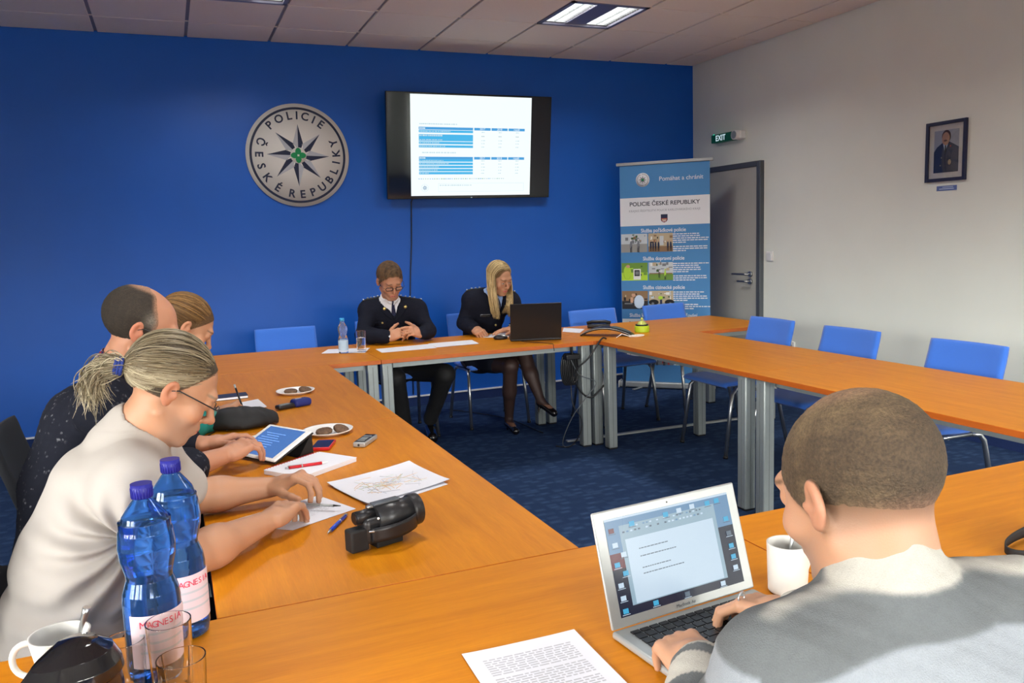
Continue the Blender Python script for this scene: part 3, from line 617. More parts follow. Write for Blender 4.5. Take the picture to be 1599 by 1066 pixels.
cookie(-4.270, -2.835, T0 + .007, 'left cookie on the farther white plate', (.1, 0, 0)); cookie(-4.205, -2.85, T0 + .010, 'right cookie on the farther white plate', (.25, .2, 0))
cookie(-4.272, -3.757, T0 + .007, 'smooth left cookie on the nearer white plate', (.1, -.1, 0)); cookie(-4.212, -3.77, T0 + .011, 'rough right cookie on the nearer white plate', (.3, .3, 0))

# voice recorder in blue sleeve, red phone, silver recorder, pens
M['sleeve'] = mat('navy_sleeve', srgb(22, 34, 110), .6, bump=.3, bscale=300); M['lcd'] = mat('grey_lcd', srgb(140, 146, 140), .3)
t = thing('voice_recorder', 'small dark recorder half inside a navy blue pouch by the farther plate', 'recorder', (-4.295, -3.17, T0), .42)
b = MB(); b.box((-.045, 0, .012), (.09, .038, .018), M['black'], bev=.006); b.build('body', None, t); MB().box((-.052, 0, .0215), (.045, .024, .001), M['lcd']).build('display', None, t)
b = MB(); b.box((.028, 0, .017), (.085, .056, .034), bev=.014, seg=4); b.build('pouch', M['sleeve'], t)
b = MB(); b.text('SONY', .012, Matrix.Translation((.02, .004, .0343)), M['white']); b.build('pouch_lettering', None, t)
t = thing('mobile_phone', 'red mobile phone with dark screen lying behind the spiral notebook', 'phone', (-4.306, -3.94, T0), -1.95)
b = MB(); b.box((0, 0, .006), (.118, .064, .012), mat('red_phone_shell', srgb(190, 30, 34), .3), bev=.004, seg=3); b.build('body', None, t)
MB().box((0.004, 0, .0123), (.098, .058, .0008), mat('navy_phone_screen', srgb(24, 30, 70), .12)).build('screen', None, t)
t = thing('dictaphone', 'silver and black dictaphone at the inner edge of the left table row', 'recorder', (-4.165, -3.965, T0), .98)
b = MB(); b.box((0, 0, .009), (.125, .045, .018), M['alu'], bev=.005); b.build('body', None, t)
b = MB(); b.box((0, 0, .0185), (.108, .038, .002), M['black'], bev=.001); b.build('front_panel', None, t)
b = MB(); b.box((-.01, .0, .0199), (.03, .024, .0012), M['lcd']); b.box((.025, 0, .0199), (.008, .03, .0012), M['alu']); b.box((-.038, 0, .0199), (.006, .026, .0012), M['alu']); b.cyl((-.0635, 0, .009), (-.0615, 0, .009), .004, M['black']); b.build('display', None, t)
def pen(p0, p1, z, label, body, grip=None, r=.0048, clip='chrome'):
    p0, p1 = Vector((*p0, 0)), Vector((*p1, 0)); d = p1 - p0; L_ = d.length
    t = thing('ballpoint_pen', label, 'pen', ((p0 + p1) / 2).to_tuple()[:2] + (z + r,), math.atan2(d.y, d.x))
    b = MB(); b.cyl((-L_ / 2 + .012, 0, 0), (L_ / 2 - .02, 0, 0), r, M[body]); b.build('barrel', None, t)
    b = MB(); b.cyl((L_ / 2 - .022, 0, 0), (L_ / 2, 0, 0), r * .95, M[grip or clip], r2=.001); b.build('tip', None, t)
    b = MB(); b.cyl((-L_ / 2, 0, 0), (-L_ / 2 + .014, 0, 0), r * .6, M[clip]); b.box((-L_ / 2 + .03, 0, r * 1.15), (.045, .003, .0015), M[clip]); b.cyl((-L_ / 2 + .05, 0, 0), (-L_ / 2 + .054, 0, 0), r * 1.08, M[clip]); b.build('clip', None, t)
    return t
M['red_plastic'] = mat('red_plastic', srgb(196, 30, 40), .3); M['blue_plastic'] = mat('blue_plastic', srgb(34, 70, 190), .25)
t = thing('spiral_notebook', 'white spiral-bound notebook with a red pen on it', 'notebook', (-4.388, -4.192, T0), .62)
b = MB(); b.box((0, 0, .0065), (.235, .165, .013), M['paper'], bev=.001); b.box((0, 0, .0135), (.237, .167, .0012), M['paper']); b.build('pages', None, t)
b = MB()
for i in range(20):
    x = -.108 + i * .0114; b.tube([(x + .002 * math.sin(a_), .083 + .008 * math.cos(a_), .008 + .009 * math.sin(a_)) for a_ in [2 * PI * j / 12 for j in range(12)]], .0008, M['red_plastic'], 5, True)
b.build('spiral_binding', None, t)
pen((-4.472, -4.225), (-4.339, -4.22), T0 + .0142, 'red ballpoint pen lying on the spiral notebook', 'red_plastic', 'white')
pen((-4.378, -4.705), (-4.448, -4.82), T0, 'blue ballpoint pen beside the video camera', 'blue_plastic')
t = thing('flat_notebook', 'closed dark blue notebook by the writing woman\'s hand', 'notebook', (-4.54, -2.79, T0), .03)
b = MB(); b.box((0, 0, .006), (.15, .09, .010), M['paper']); b.build('pages', None, t); b = MB(); b.box((0, 0, .0125), (.154, .094, .003), mat('navy_cover', srgb(24, 34, 66), .5), bev=.001); b.box((0, 0, .001), (.154, .094, .002), M['black']); b.build('cover', None, t)

# tablet on a folded case
t = thing('tablet', 'white-framed tablet with a lit blue screen propped on a black case', 'tablet', (-4.475, -3.975, T0), -1.02)
tl = math.radians(22); X = Matrix.Translation((0, -.085, .014)) @ Matrix.Rotation(tl, 4, 'X')
# local x: along the long lower edge; local y: up the slope
b = MB(); b.box((0, .085, .0), (.220, .172, .008), M['white'], bev=.004); b.bm.transform(X); b.build('body', None, t)
M['tab_scr'] = mat('tablet_screen', (.01, .012, .016), .12, emit=srgb(86, 138, 216), estr=0.7)
b = MB(); b.box((0, .085, .0045), (.180, .150, .0008), M['tab_scr']); b.bm.transform(X); sc_ = b.build('screen', None, t)
b = MB()
for i in range(9): b.box((-.03 + (i % 3) * .004, .03 + i * .012, .0051), (.11 - (i * 37 % 5) * .012, .002, .0002), mat('tablet_text', srgb(120, 160, 225), .3, emit=srgb(120, 165, 232), estr=.8) if i == 0 else bpy.data.materials['tablet_text'])
b.bm.transform(X); b.build('screen_text', None, t)
b = MB(); b.box((0, .085, -.0062), (.223, .176, .004), M['black'], bev=.001); b.bm.transform(X)
b.prism([(.02, .0), (.082, .0), (.079, .062), (.066, .057)], -.10, .10, M['matte_black'], Matrix(((0, 0, 1, 0), (1, 0, 0, 0), (0, 1, 0, 0), (0, 0, 0, 1)))); b.build('case', None, t)

# video camera (long axis along local x, lens at +x)
t = thing('camcorder', 'black video camera with hand strap on the left table row', 'camcorder', (-4.332, -4.935, T0), .30)
M['cam_black'] = mat('camcorder_black', (.018, .018, .02), .33, noise=.1, nscale=60)
b = MB(); b.cyl((-.03, 0, .062), (.078, 0, .062), .034, n=32); b.box((-.005, 0, .045), (.12, .052, .06), bev=.012, seg=3); b.build('body', M['cam_black'], t)
b = MB(); b.lathe([(.034, 0), (.0375, .004), (.0385, .014), (.0375, .024), (.034, .026), (.028, .024), (.026, .012), (0, .010)], X=Matrix.Translation((.064, 0, .062)) @ Matrix.Rotation(PI / 2, 4, 'Y')); b.build('lens_barrel', M['cam_black'], t)
b = MB(); b.lathe([(0, 0), (.014, .002), (.022, 0)], X=Matrix.Translation((.08, 0, .062)) @ Matrix.Rotation(PI / 2, 4, 'Y')); b.build('lens', mat('lens_glass', (.01, .01, .03), .02), t)
b = MB(); b.box((-.078, -.004, .030), (.045, .036, .052), bev=.005); b.build('battery', M['matte_black'], t)
b = MB(); b.cyl((-.078, .002, .077), (-.03, .002, .077), .015, n=24); b.cyl((-.080, .002, .077), (-.076, .002, .077), .012, n=24); b.build('viewfinder', M['black'], t)
b = MB(); b.box((.005, .004, .0985), (.07, .022, .006), M['dark_steel'], bev=.002); b.box((-.035, .006, .094), (.018, .014, .006), M['chrome'], bev=.002); b.build('top_controls', None, t)
b = MB(); b.grid(lambda u, v: (-.055 + .125 * u, -.030 - .024 * math.sin(PI * u) ** .7, .022 + .034 * v + .01 * u), 20, 4, M['black']); o = b.build('hand_strap', None, t, solid=.004)
b = MB(); b.tube([(-.06, -.03, .05), (-.04, -.036, .048), (-.02, -.04, .040)], .003, M['chrome'], 6); b.ball((-.035, -.031, .075), .003, M['white']); b.build('strap_ring', None, t)
b = MB(); b.box((.005, .031, .055), (.085, .010, .055), bev=.003); b.build('flip_screen', M['cam_black'], t)
b = MB(); b.box((0, 0, .0075), (.07, .04, .015), bev=.003); b.build('foot', M['matte_black'], t)

# black flat cap
t_ = MB(); nu, nv = 36, 14
def capf(u, v):
    a = 2 * PI * u; r_ = math.sin(v * PI / 2 * 1.25) if v < .8 else math.sin(PI / 2) * (1 - .25 * (v - .8) / .2)
    x = .125 * r_ * math.cos(a) * (1 + .12 * math.cos(a)); y = .10 * r_ * math.sin(a)
    z = .062 * (1 - (v / .8) ** 2.2) + .012 if v < .8 else .012 * (1 - (v - .8) / .2)
    z *= 1 - .30 * math.cos(a) * v; z += (.009 * math.sin(5 * a + 1) + .006 * math.sin(11 * x * 9 + 4 * a)) * v * (v < .8); x -= .05 * max(0, -math.cos(a)) ** 3 * v; y += .02 * max(0, -math.cos(a)) * v
    return (x, y, max(z, .001))
t_.grid(capf, nu, nv); o = t_.build('beret', M['matte_black'], solid=.003); place(o, (-4.535, -3.45, T0 + .002), .15); tag(o, 'black fabric cap lying before the balding man\'s hands', 'cap')
b = MB(); b.tube([(-4.64, -3.50, T0 + .003), (-4.68, -3.58, T0 + .003), (-4.66, -3.70, T0 + .003), (-4.70, -3.76, T0 + .003)], .0022, M['black'], 6); o = b.build('thin_cable'); tag(o, 'thin black cable running from under the black cap', 'cable')

# small bottle, tumbler before the officers
def tumbler(x, y, label, r=.032, h=.13, water=.0, cat='glass'):
    t = thing('drinking_glass', label, cat, (x, y, T0))
    b = MB(); b.lathe([(0, 0), (r * .86, 0), (r * .88, .003), (r, h), (r - .0018, h), (r * .86 - .0018, .012), (0, .010)], n=40); b.build('tumbler', M['glass'], t)
    if water: b = MB(); b.lathe([(0, .0105), (r * .86 - .0022, .0125), (r * .86 - .0022 + (r * .14) * water, h * water), (0, h * water)], n=40); b.build('water', M['water'], t)
    return t
tumbler(-3.654, -1.565, 'glass of water beside the small bottle before the male officer', .033, .135, .68)
t = thing('water_bottle', 'small clear plastic water bottle with a light blue cap', 'bottle', (-3.767, -1.554, T0))
M['pet'] = mat('clear_pet', (.93, .97, 1), .05, trans=.92, ior=1.2); M['cap_lblue'] = mat('light_blue_cap', srgb(60, 160, 220), .4); M['label_pale'] = mat('pale_blue_label', srgb(170, 200, 226), .5)
b = MB(); b.lathe([(0, 0), (.028, 0), (.031, .006), (.031, .075), (.031, .09), (.024, .115), (.031, .15), (.030, .165), (.014, .195), (.0125, .212), (0, .212)], n=32); b.build('body', M['pet'], t)
b = MB(); b.cyl((0, 0, .205), (0, 0, .224), .0145, n=24); b.build('cap', M['cap_lblue'], t)
b = MB(); b.lathe([(.0315, .022), (.0317, .023), (.0317, .082), (.0315, .083)], n=32); b.build('label', M['label_pale'], t)
# large blue bottles in the foreground
M['blue_pet'] = mat('blue_pet', (.22, .50, .97), .04, trans=.97, ior=1.30); M['blue_cap'] = mat('dark_blue_cap', srgb(30, 32, 130), .45)
M['pink_label'] = mat('pale_pink_label', srgb(214, 196, 204), .55); M['mag_red'] = mat('label_red', srgb(214, 60, 90), .5)
def big_bottle(x, y, label, level, rz):
    t = thing('mineral_water_bottle', label, 'bottle', (x, y, T0), rz); s = .0455
    prof = [(0, .004), (.6 * s, 0), (.92 * s, .004), (s, .02), (s * .99, .085), (s * .98, .135), (s * .94, .150), (s * .78, .172), (s * .80, .180), (s * .93, .205), (s * .97, .225), (s * .92, .250), (s * .74, .276), (s * .46, .294), (s * .33, .302), (s * .32, .316)]
    b = MB(); b.lathe(prof + [(s * .27, .316), (s * .28, .302), (s * .42, .292), (s * .71, .275), (s * .89, .249), (s * .94, .225), (s * .90, .205), (s * .77, .181), (s * .75, .171), (s * .91, .149), (s * .95, .135), (s * .96, .085), (s * .96, .02), (s * .88, .007), (0, .008)], n=56); b.build('body', M['blue_pet'], t)
    b = MB(); inner = [(0, .0085), (s * .87, .0078), (s * .95, .02), (s * .95, .085), (s * .94, .135), (s * .90, .149), (s * .74, .171), (s * .76, .181), (s * .89, .205), (s * .93, .225), (s * .88, .249), (s * .70, .275)]
    inner = [q for q in inner if q[1] < level]; b.lathe(inner + [(inner[-1][0], level), (0, level)], n=56); b.build('water', M['water'], t)
    b = MB(); b.cyl((0, 0, .305), (0, 0, .328), .0165, n=32)
    for k in range(24): a = 2 * PI * k / 24; b.box((.0166 * math.cos(a), .0166 * math.sin(a), .314), (.0012, .0012, .015), rot=(0, 0, a))
    b.build('cap', M['blue_cap'], t)
    b = MB(); n = 40; a0, a1 = -1.15, 1.15
    b.grid(lambda u, v: ((s + .0006) * math.sin(a0 + (a1 - a0) * u), -(s + .0006) * math.cos(a0 + (a1 - a0) * u), .035 + .088 * v), 30, 4, M['pink_label'])
    b.build('label', None, t)
    b = MB(); w_ = 'MAGNESIA'
    for i, c in enumerate(w_):
        a = -.66 + 1.32 * i / (len(w_) - 1); b.text(c, .0155, Matrix.Rotation(a, 4, 'Z') @ Matrix.Translation((0, -(s + .0012), .108)) @ Matrix.Rotation(PI / 2, 4, 'X'), M['mag_red'], depth=.0002)
    for v in (.09, .075, .06): b.grid(lambda u, q: ((s + .001) * math.sin(-.8 + 1.6 * u), -(s + .001) * math.cos(-.8 + 1.6 * u), v + .004 * q), 12, 1, M['ink'])
    b.build('label_print', None, t); return t
big_bottle(-4.819, -5.345, 'large blue mineral water bottle, nearer of two, behind the empty glasses', .268, .35)
big_bottle(-4.776, -5.205, 'large blue mineral water bottle, farther of two, beside the white T-shirt', .262, .5)
tumbler(-4.795, -5.425, 'empty glass directly in front of the nearer blue bottle', .034, .125)
tumbler(-4.862, -5.395, 'empty glass left of the nearer blue bottle', .031, .095)
tumbler(-4.780, -5.475, 'empty short glass at the bottom edge, right of the other glasses', .036, .085)
def mug(x, y, label, r, h, ang, taper=0, spoon=None, name='coffee_mug'):
    t = thing(name, label, 'mug', (x, y, T0), ang)
    b = MB(); b.lathe([(0, .002), (r * (1 - taper) * .9, 0), (r * (1 - taper), .004), (r, h), (r - .0035, h), (r * (1 - taper) - .0035, .008), (0, .006)], n=44); b.build('cup', M['porcelain'], t)
    b = MB(); b.tube([(r * .95 + (.031 * math.sin(a_) ** .8), 0, h * (.53 + .34 * math.cos(a_)) - 0) for a_ in [PI * j / 16 for j in range(17)]] + [(r * .93 * (1 - taper * .8), 0, h * .19)], .0052, n=10); b.build('handle', M['porcelain'], t)
    b = MB(); b.lathe([(0, h * .5), (r * (1 - taper * .5) - .005, h * .5)], n=30); b.build('coffee', mat('coffee', (.02, .01, .005), .1) if 'coffee' not in bpy.data.materials else bpy.data.materials['coffee'], t)
    return t
mug(-3.690, -5.555, 'white mug with a spoon right of the silver laptop', .040, .098, .25, .08)
mug(-4.962, -5.300, 'white cup with spoons at the lower left, before the white T-shirt', .046, .085, PI * .93, .3)
def spoon(p0, p1, label):
    p0, p1 = Vector(p0), Vector(p1); d = (p1 - p0); b = MB(); n = 10
    b.tube([p0 + d * (i / n) for i in range(n + 1)], [.0055 if i == 0 else (.0065 if i < 2 else .0028 + .0035 * max(0, (i - 6) / 4)) for i in range(n + 1)], n=8)
    o = b.build('teaspoon', M['chrome']); return tag(o, label, 'spoon')
spoon((-3.705, -5.565, T0 + .02), (-3.655, -5.535, T0 + .135), 'teaspoon standing in the white mug beside the silver laptop')
spoon((-4.955, -5.305, T0 + .02), (-4.917, -5.312, T0 + .125), 'steel teaspoon standing in the white cup at the lower left')
# black lidded coffee jug
t = thing('coffee_jug', 'glossy black domed lid of a jug in the lower left corner', 'jug', (-4.918, -5.462, T0), -2.75)
b = MB(); b.lathe([(0, 0), (.052, 0), (.056, .004), (.058, .06), (.055, .085), (0, .085)], n=44); b.build('body', mat('dark_jug_body', srgb(40, 26, 22), .12, coat=.5), t)
b = MB(); b.lathe([(.0, .085), (.057, .083), (.060, .088), (.058, .102), (.048, .122), (.028, .136), (0, .141)], n=48)
for v in b.bm.verts:
    if v.co.x > .02: q = (v.co.x - .02) / .04; v.co.x += .030 * q * q * (1 - abs(v.co.y) / .07); v.co.z -= .010 * q
b.build('lid', M['gloss_black'], t)
b = MB(); b.tube([(.07, 0, .095), (.10, 0, .085), (.115, .0, .06), (.11, 0, .03), (.06, 0, .02)], .008, n=10); b.build('handle', M['porcelain'], t)

# silver laptop
def laptop(name, label, loc, rz, w_, d_, lid, ang, body, keys, scr=None):
    t = thing(name, label, 'laptop', loc, rz)   # hinge at the origin, base towards -y
    b = MB(); b.box((0, -d_ / 2, .0075), (w_, d_, .013), body, bev=.005, seg=3); b.build('base', None, t)
    b = MB(); b.box((0, -.078, .0143), (w_ * .86, .108, .001), M['black'] if keys == 'black_on_silver' else body); b.build('keyboard_well', None, t) if keys != 'black_on_silver' else b.bm.free()
    b = MB(); rows_ = [14, 14, 13, 12, 11, 8]; kw = w_ * .86
    for r_, n_ in enumerate(rows_):
        hgt = .010 if r_ == 0 else .0155; y = -.026 - (.0 if r_ == 0 else .0155 + (r_ - 1) * .0185); x = -kw / 2
        ws = [kw / n_] * n_
        if r_ == 5: ws = [.9, .9, 1.1, 5, 1.1, .9, .9, .9]; sm = sum(ws); ws = [q / sm * kw for q in ws]
        for q in ws: b.box((x + q / 2, y, .0152), (q - .0035, hgt, .0022), M['black']); x += q
    kb = b.build('keys', None, t)
    b = MB(); b.box((0, -d_ + .046, .0143), (w_ * .32, .072, .0006), M['alu'] if body is M['alu'] else M['dark_steel'], bev=.0002); b.build('trackpad', None, t)
    X = Matrix.Translation((0, -.002, .012)) @ Matrix.Rotation(ang, 4, 'X')
    b = MB(); b.box((0, 0, lid / 2 + .003), (w_, .006, lid), body, bev=.0028); b.bm.transform(X); b.build('lid', None, t)
    return t, X
lap, X = laptop('laptop', 'open silver laptop with a document on its screen in the foreground', (-3.925, -5.555, T0), .098, .332, .225, .203, -math.radians(17), M['alu'], 'black_on_silver')
sw, sh, sx0, sz0 = .288, .170, -.144, .190
M['scr_dark'] = mat('laptop_wallpaper', (.01, .012, .016), .25, emit=srgb(22, 30, 56), estr=0.7)
M['scr_sky'] = mat('wallpaper_sky', (.01, .012, .016), .25, emit=srgb(116, 160, 200), estr=0.7)
M['scr_doc'] = mat('screen_document', (.01, .012, .016), .25, emit=srgb(206, 228, 246), estr=0.80)
M['scr_bar'] = mat('screen_toolbar', (.01, .012, .016), .25, emit=srgb(160, 190, 208), estr=0.75)
M['scr_fold'] = mat('screen_folder', (.01, .012, .016), .25, emit=srgb(70, 190, 238), estr=0.7)
M['scr_txt'] = mat('screen_text', (.01, .012, .016), .25, emit=srgb(108, 128, 148), estr=0.6)
M['scr_red'] = mat('screen_red', (.01, .012, .016), .25, emit=srgb(120, 36, 56), estr=0.6)
b = MB()
def sq2(u0, v0, u1, v1, m, lay=0):
    y = -.0034 - .00025 * lay; P = lambda u, v: X @ Vector((sx0 + u * sw, y, sz0 - v * sh)); b.quad([P(u0, v0), P(u0, v1), P(u1, v1), P(u1, v0)], M[m])
sq2(0, 0, 1, 1, 'scr_dark'); sq2(0, 0, 1, .36, 'scr_sky', 1); sq2(0, 0, 1, .022, 'scr_doc', 2); sq2(.0, .36, .10, .52, 'scr_red', 1)
sq2(.10, .09, .87, .97 - .06, 'scr_bar', 2); sq2(.13, .24, .84, .90, 'scr_doc', 3)
for i in range(26): sq2(.12 + i * .027, .11, .135 + i * .027, .125, random.choice(['scr_sky', 'scr_txt', 'scr_doc', 'scr_bar']), 3)
for i in range(24): sq2(.12 + i * .03, .155, .137 + i * .03, .172, random.choice(['scr_sky', 'scr_doc', 'scr_bar', 'scr_txt']), 3)
for v, n_ in ((.36, 9), (.44, 12), (.56, 11), (.62, 14)):
    u = .22
    for i in range(n_): w_ = random.uniform(.012, .03); sq2(u, v, u + w_, v + .010, 'scr_txt', 4); u += w_ + .004
for u, v, m in ((.02, .10, 'scr_red'), (.18, .07, 'scr_fold'), (.45, .06, 'scr_fold'), (.56, .05, 'scr_doc'), (.67, .04, 'scr_doc'), (.80, .045, 'scr_fold'), (.88, .04, 'scr_fold'), (.93, .26, 'scr_fold'), (.93, .42, 'scr_txt'), (.93, .56, 'scr_fold'), (.93, .68, 'scr_fold'), (.93, .80, 'scr_doc'), (.80, .93, 'scr_doc'), (.03, .25, 'scr_doc'), (.08, .36, 'scr_doc'), (.02, .45, 'scr_fold'), (.07, .55, 'scr_fold'), (.02, .66, 'scr_doc'), (.02, .79, 'scr_doc'), (.02, .92, 'scr_fold'), (.25, .925, 'scr_fold'), (.50, .93, 'scr_txt')):
    sq2(u, v, u + .04, v + .05, m, 4); sq2(u - .008, v + .058, u + .05, v + .064, 'scr_doc' if v > .4 else 'scr_txt', 4)
b.build('screen', None, lap)
b = MB(); b.ball(X @ Vector((0, -.0034, .197)), .0015, M['black'], n=10)
b.build('webcam', None, lap)
b = MB(); b.text('MacBook Air', .0085, X @ Matrix.Translation((0, -.0034, .0115)) @ Matrix.Rotation(PI / 2, 4, 'X'), M['dark_steel'], depth=.0001); b.build('bezel_lettering', None, lap)
# the black laptop of the officer: back of the lid towards the camera
M['lap_black'] = mat('black_laptop_lid', (.012, .010, .010), .38)
lap2, X2 = laptop('laptop', 'open black laptop before the blonde officer, lid back towards the camera', (-2.508, -1.757, T0), PI - .345, .345, .24, .25, -math.radians(14), M['lap_black'], 'black')
b = MB(); b.box((0, -.0036, .13), (.32, .0006, .205), mat('laptop_glow', (.3, .32, .35), .3, emit=srgb(120, 140, 160), estr=.6)); b.bm.transform(X2); b.build('screen', None, lap2)
t = thing('computer_mouse', 'black and silver computer mouse left of the black laptop', 'mouse', (-2.68, -1.54, T0), -.4)
b = MB(); b.ball((0, 0, .012), (.05, .03, .020), n=20)
for v in b.bm.verts: v.co.z = max(v.co.z, 0)
b.build('shell', M['black'], t); b = MB(); b.ball((.012, 0, .016), (.034, .022, .018), M['alu'], n=20); b.build('buttons', None, t)
b = MB(); b.tube([(-2.64, -1.57, T0 + .004), (-2.60, -1.80, T0 + .004), (-2.52, -1.93, T0 + .004), (-2.50, -2.008, T0 + .004), (-2.50, -2.02, TT - .04)], .0022, M['black'], 6); o = b.build('mouse_cable'); tag(o, 'black mouse cable hanging over the table edge', 'cable')

# conference phone, bell, cable
t = thing('conference_phone', 'black arched conference phone at the corner of the back tables', 'conference phone', (-1.985, -1.80, T0), -.75)
b = MB()
def arch(u, v):
    x = (u - .5) * .36; y = (v - .5) * (.11 + .04 * math.cos(PI * (u - .5))); return (x, y, .052 * math.cos(PI * (u - .5)) ** .8 + .010 - .006 * (2 * v - 1) ** 2)
b.grid(arch, 24, 8, M['black']); b.build('shell', None, t, solid=.008)
b = MB(); b.grid(lambda u, v: tuple(Vector(arch(.60 + .34 * u, .2 + .6 * v)) + Vector((0, 0, .0035))), 8, 6, mat('phone_grille', srgb(92, 104, 104), .5, .4)); b.build('speaker_grille', None, t)
b = MB(); b.grid(lambda u, v: tuple(Vector(arch(.06 + .34 * u, .2 + .6 * v)) + Vector((0, 0, .0035))), 8, 6, M['dark_steel']); b.build('keypad', None, t)
b = MB(); b.tube([Vector(arch(u / 20, 0)) + Vector((0, -.001, .002)) for u in range(21)], .002, M['alu'], 6); b.build('edge_trim', None, t)
t = thing('desk_phone', 'flat black handset lying behind the conference phone', 'phone', (-1.80, -1.34, T0), -.5); b = MB(); b.box((0, 0, .016), (.17, .13, .028), M['black'], bev=.01); b.build('base', None, t); b = MB(); b.tube([(-.09, .0, .034), (-.05, 0, .045), (.05, 0, .045), (.09, 0, .034)], .012, M['black'], 10); b.build('handset', None, t)
b = MB(); P0 = Vector((-1.90, -1.99, T0 + .003)); pts = [Vector((-2.02, -1.985, T0 + .004)), Vector((-1.985, -2.0, T0 + .03)), Vector((-1.945, -2.015, T0 + .015))]
for i in range(48): a_ = i * .5; pts.append(Vector((-1.865 + .05 * math.cos(a_) * (1 + .1 * math.sin(i * .3)), -1.985 + .028 * math.sin(a_) * (1 + .15 * math.sin(i * .21)) - .0006 * i, T0 + .003 + .00022 * i)))
b.tube(pts, .0025, M['white'], 6); o = b.build('white_cable'); tag(o, 'white cable coiled on the table beside the conference phone', 'cable')
M['lime'] = mat('lime_plastic', srgb(176, 204, 40), .4)
t = thing('desk_bell', 'small lime green drum-shaped bell on the back corner table', 'bell', (-1.69, -1.775, T0))
b = MB(); b.lathe([(0, 0), (.05, 0), (.052, .003), (.052, .042), (.048, .045), (0, .045)], n=36); b.build('base', M['lime'], t)
b = MB(); b.lathe([(.044, .045), (.046, .050), (.044, .055), (.038, .055)], n=36); b.build('ring', M['black'], t)
b = MB(); b.lathe([(.036, .050), (.032, .062), (.018, .076), (0, .080)], n=30); b.cyl((0, 0, .078), (0, 0, .090), .006, n=14); b.ball((0, 0, .094), .009, n=14); b.build('dome', mat('brass_green_dome', srgb(196, 206, 110), .25, .3), t)

# strap on the table at the right
def strapf(u, v):
    a = -2.2 + 4.4 * u; x = -3.045 - .14 * math.cos(a) + .02 * u; y = -5.635 + .045 * math.sin(a) - .02 * (1 - u) + .02 * u; return (x, y, T0 + .002 + .026 * v * (1 - .35 * math.cos(a)) + .001)
b = MB(); b.grid(strapf, 40, 3, M['matte_black']); o = b.build('camera_strap', None, None, solid=.002); tag(o, 'black woven strap looped on the table at the right edge', 'strap')

# cables hanging by the back corner table leg, floor duct
b = MB()
for k in range(5):
    b.tube([(-2.36 + .012 * k - .035 * math.cos(a), -1.90 - .004 * k, .53 + .105 * math.sin(a)) for a in [2 * PI * j / 28 for j in range(28)]], .0065, M['black'], 7, True)
o = b.build('cable_coil'); tag(o, 'coil of thick black cable hanging under the back table beside the leg', 'cable')
def cable(pts, r, label, m='black'):
    P = [Vector(p) for p in pts]; out = []
    for i in range(len(P) - 1):
        p0, p1, p2, p3 = P[max(i - 1, 0)], P[i], P[i + 1], P[min(i + 2, len(P) - 1)]
        for k in range(8):
            t = k / 8; out.append(.5 * ((2 * p1) + (-p0 + p2) * t + (2 * p0 - 5 * p1 + 4 * p2 - p3) * t * t + (-p0 + 3 * p1 - 3 * p2 + p3) * t ** 3))
    out.append(P[-1]); o = MB().tube(out, r, M[m], 7).build('power_cable'); return tag(o, label, 'cable')
cable([(-2.10, -1.99, T0 + .006), (-2.16, -2.03, TT + .01), (-2.25, -2.03, .62), (-2.33, -1.98, .52), (-2.30, -1.97, .40), (-2.22, -1.99, .34), (-2.12, -2.0, .42)], .006, 'thick black cable looping down from the phone around the table leg')
cable([(-2.36, -1.96, .62), (-2.30, -1.98, .50), (-2.19, -2.0, .44), (-2.27, -2.0, .34), (-2.36, -1.98, .22), (-2.42, -1.96, .08), (-2.40, -1.93, .012), (-2.30, -1.9, .01)], .003, 'thin grey cable winding down past the left face of the leg', 'dark_steel')
cable([(-2.34, -1.93, .43), (-2.34, -1.95, .30), (-2.29, -1.97, .20), (-2.30, -1.97, .10), (-2.36, -1.94, .012), (-2.44, -1.88, .01)], .004, 'black cable falling from the coil to the carpet')
cable([(-2.70, -.35, .01), (-2.55, -.6, .01), (-2.40, -.95, .01), (-2.36, -1.5, .01)], .004, 'black cable lying on the carpet below the blonde officer')
b = MB(); b.box((0, 0, .62), (.10, .05, .035), M['black'], bev=.006); b.box((0, .0, .66), (.008, .03, .07), M['black']); o = b.build('power_adapter'); place(o, (-2.34, -1.95, 0)); tag(o, 'black power adapter hung under the back table above the coil', 'adapter')
o = MB().box((0, 0, .006), (1.62, .035, .012), M['alu'], bev=.002).build('cable_duct'); place(o, (-1.50, -1.805, 0), -.03); tag(o, 'flat grey cable duct on the blue carpet between table legs', 'cable duct')

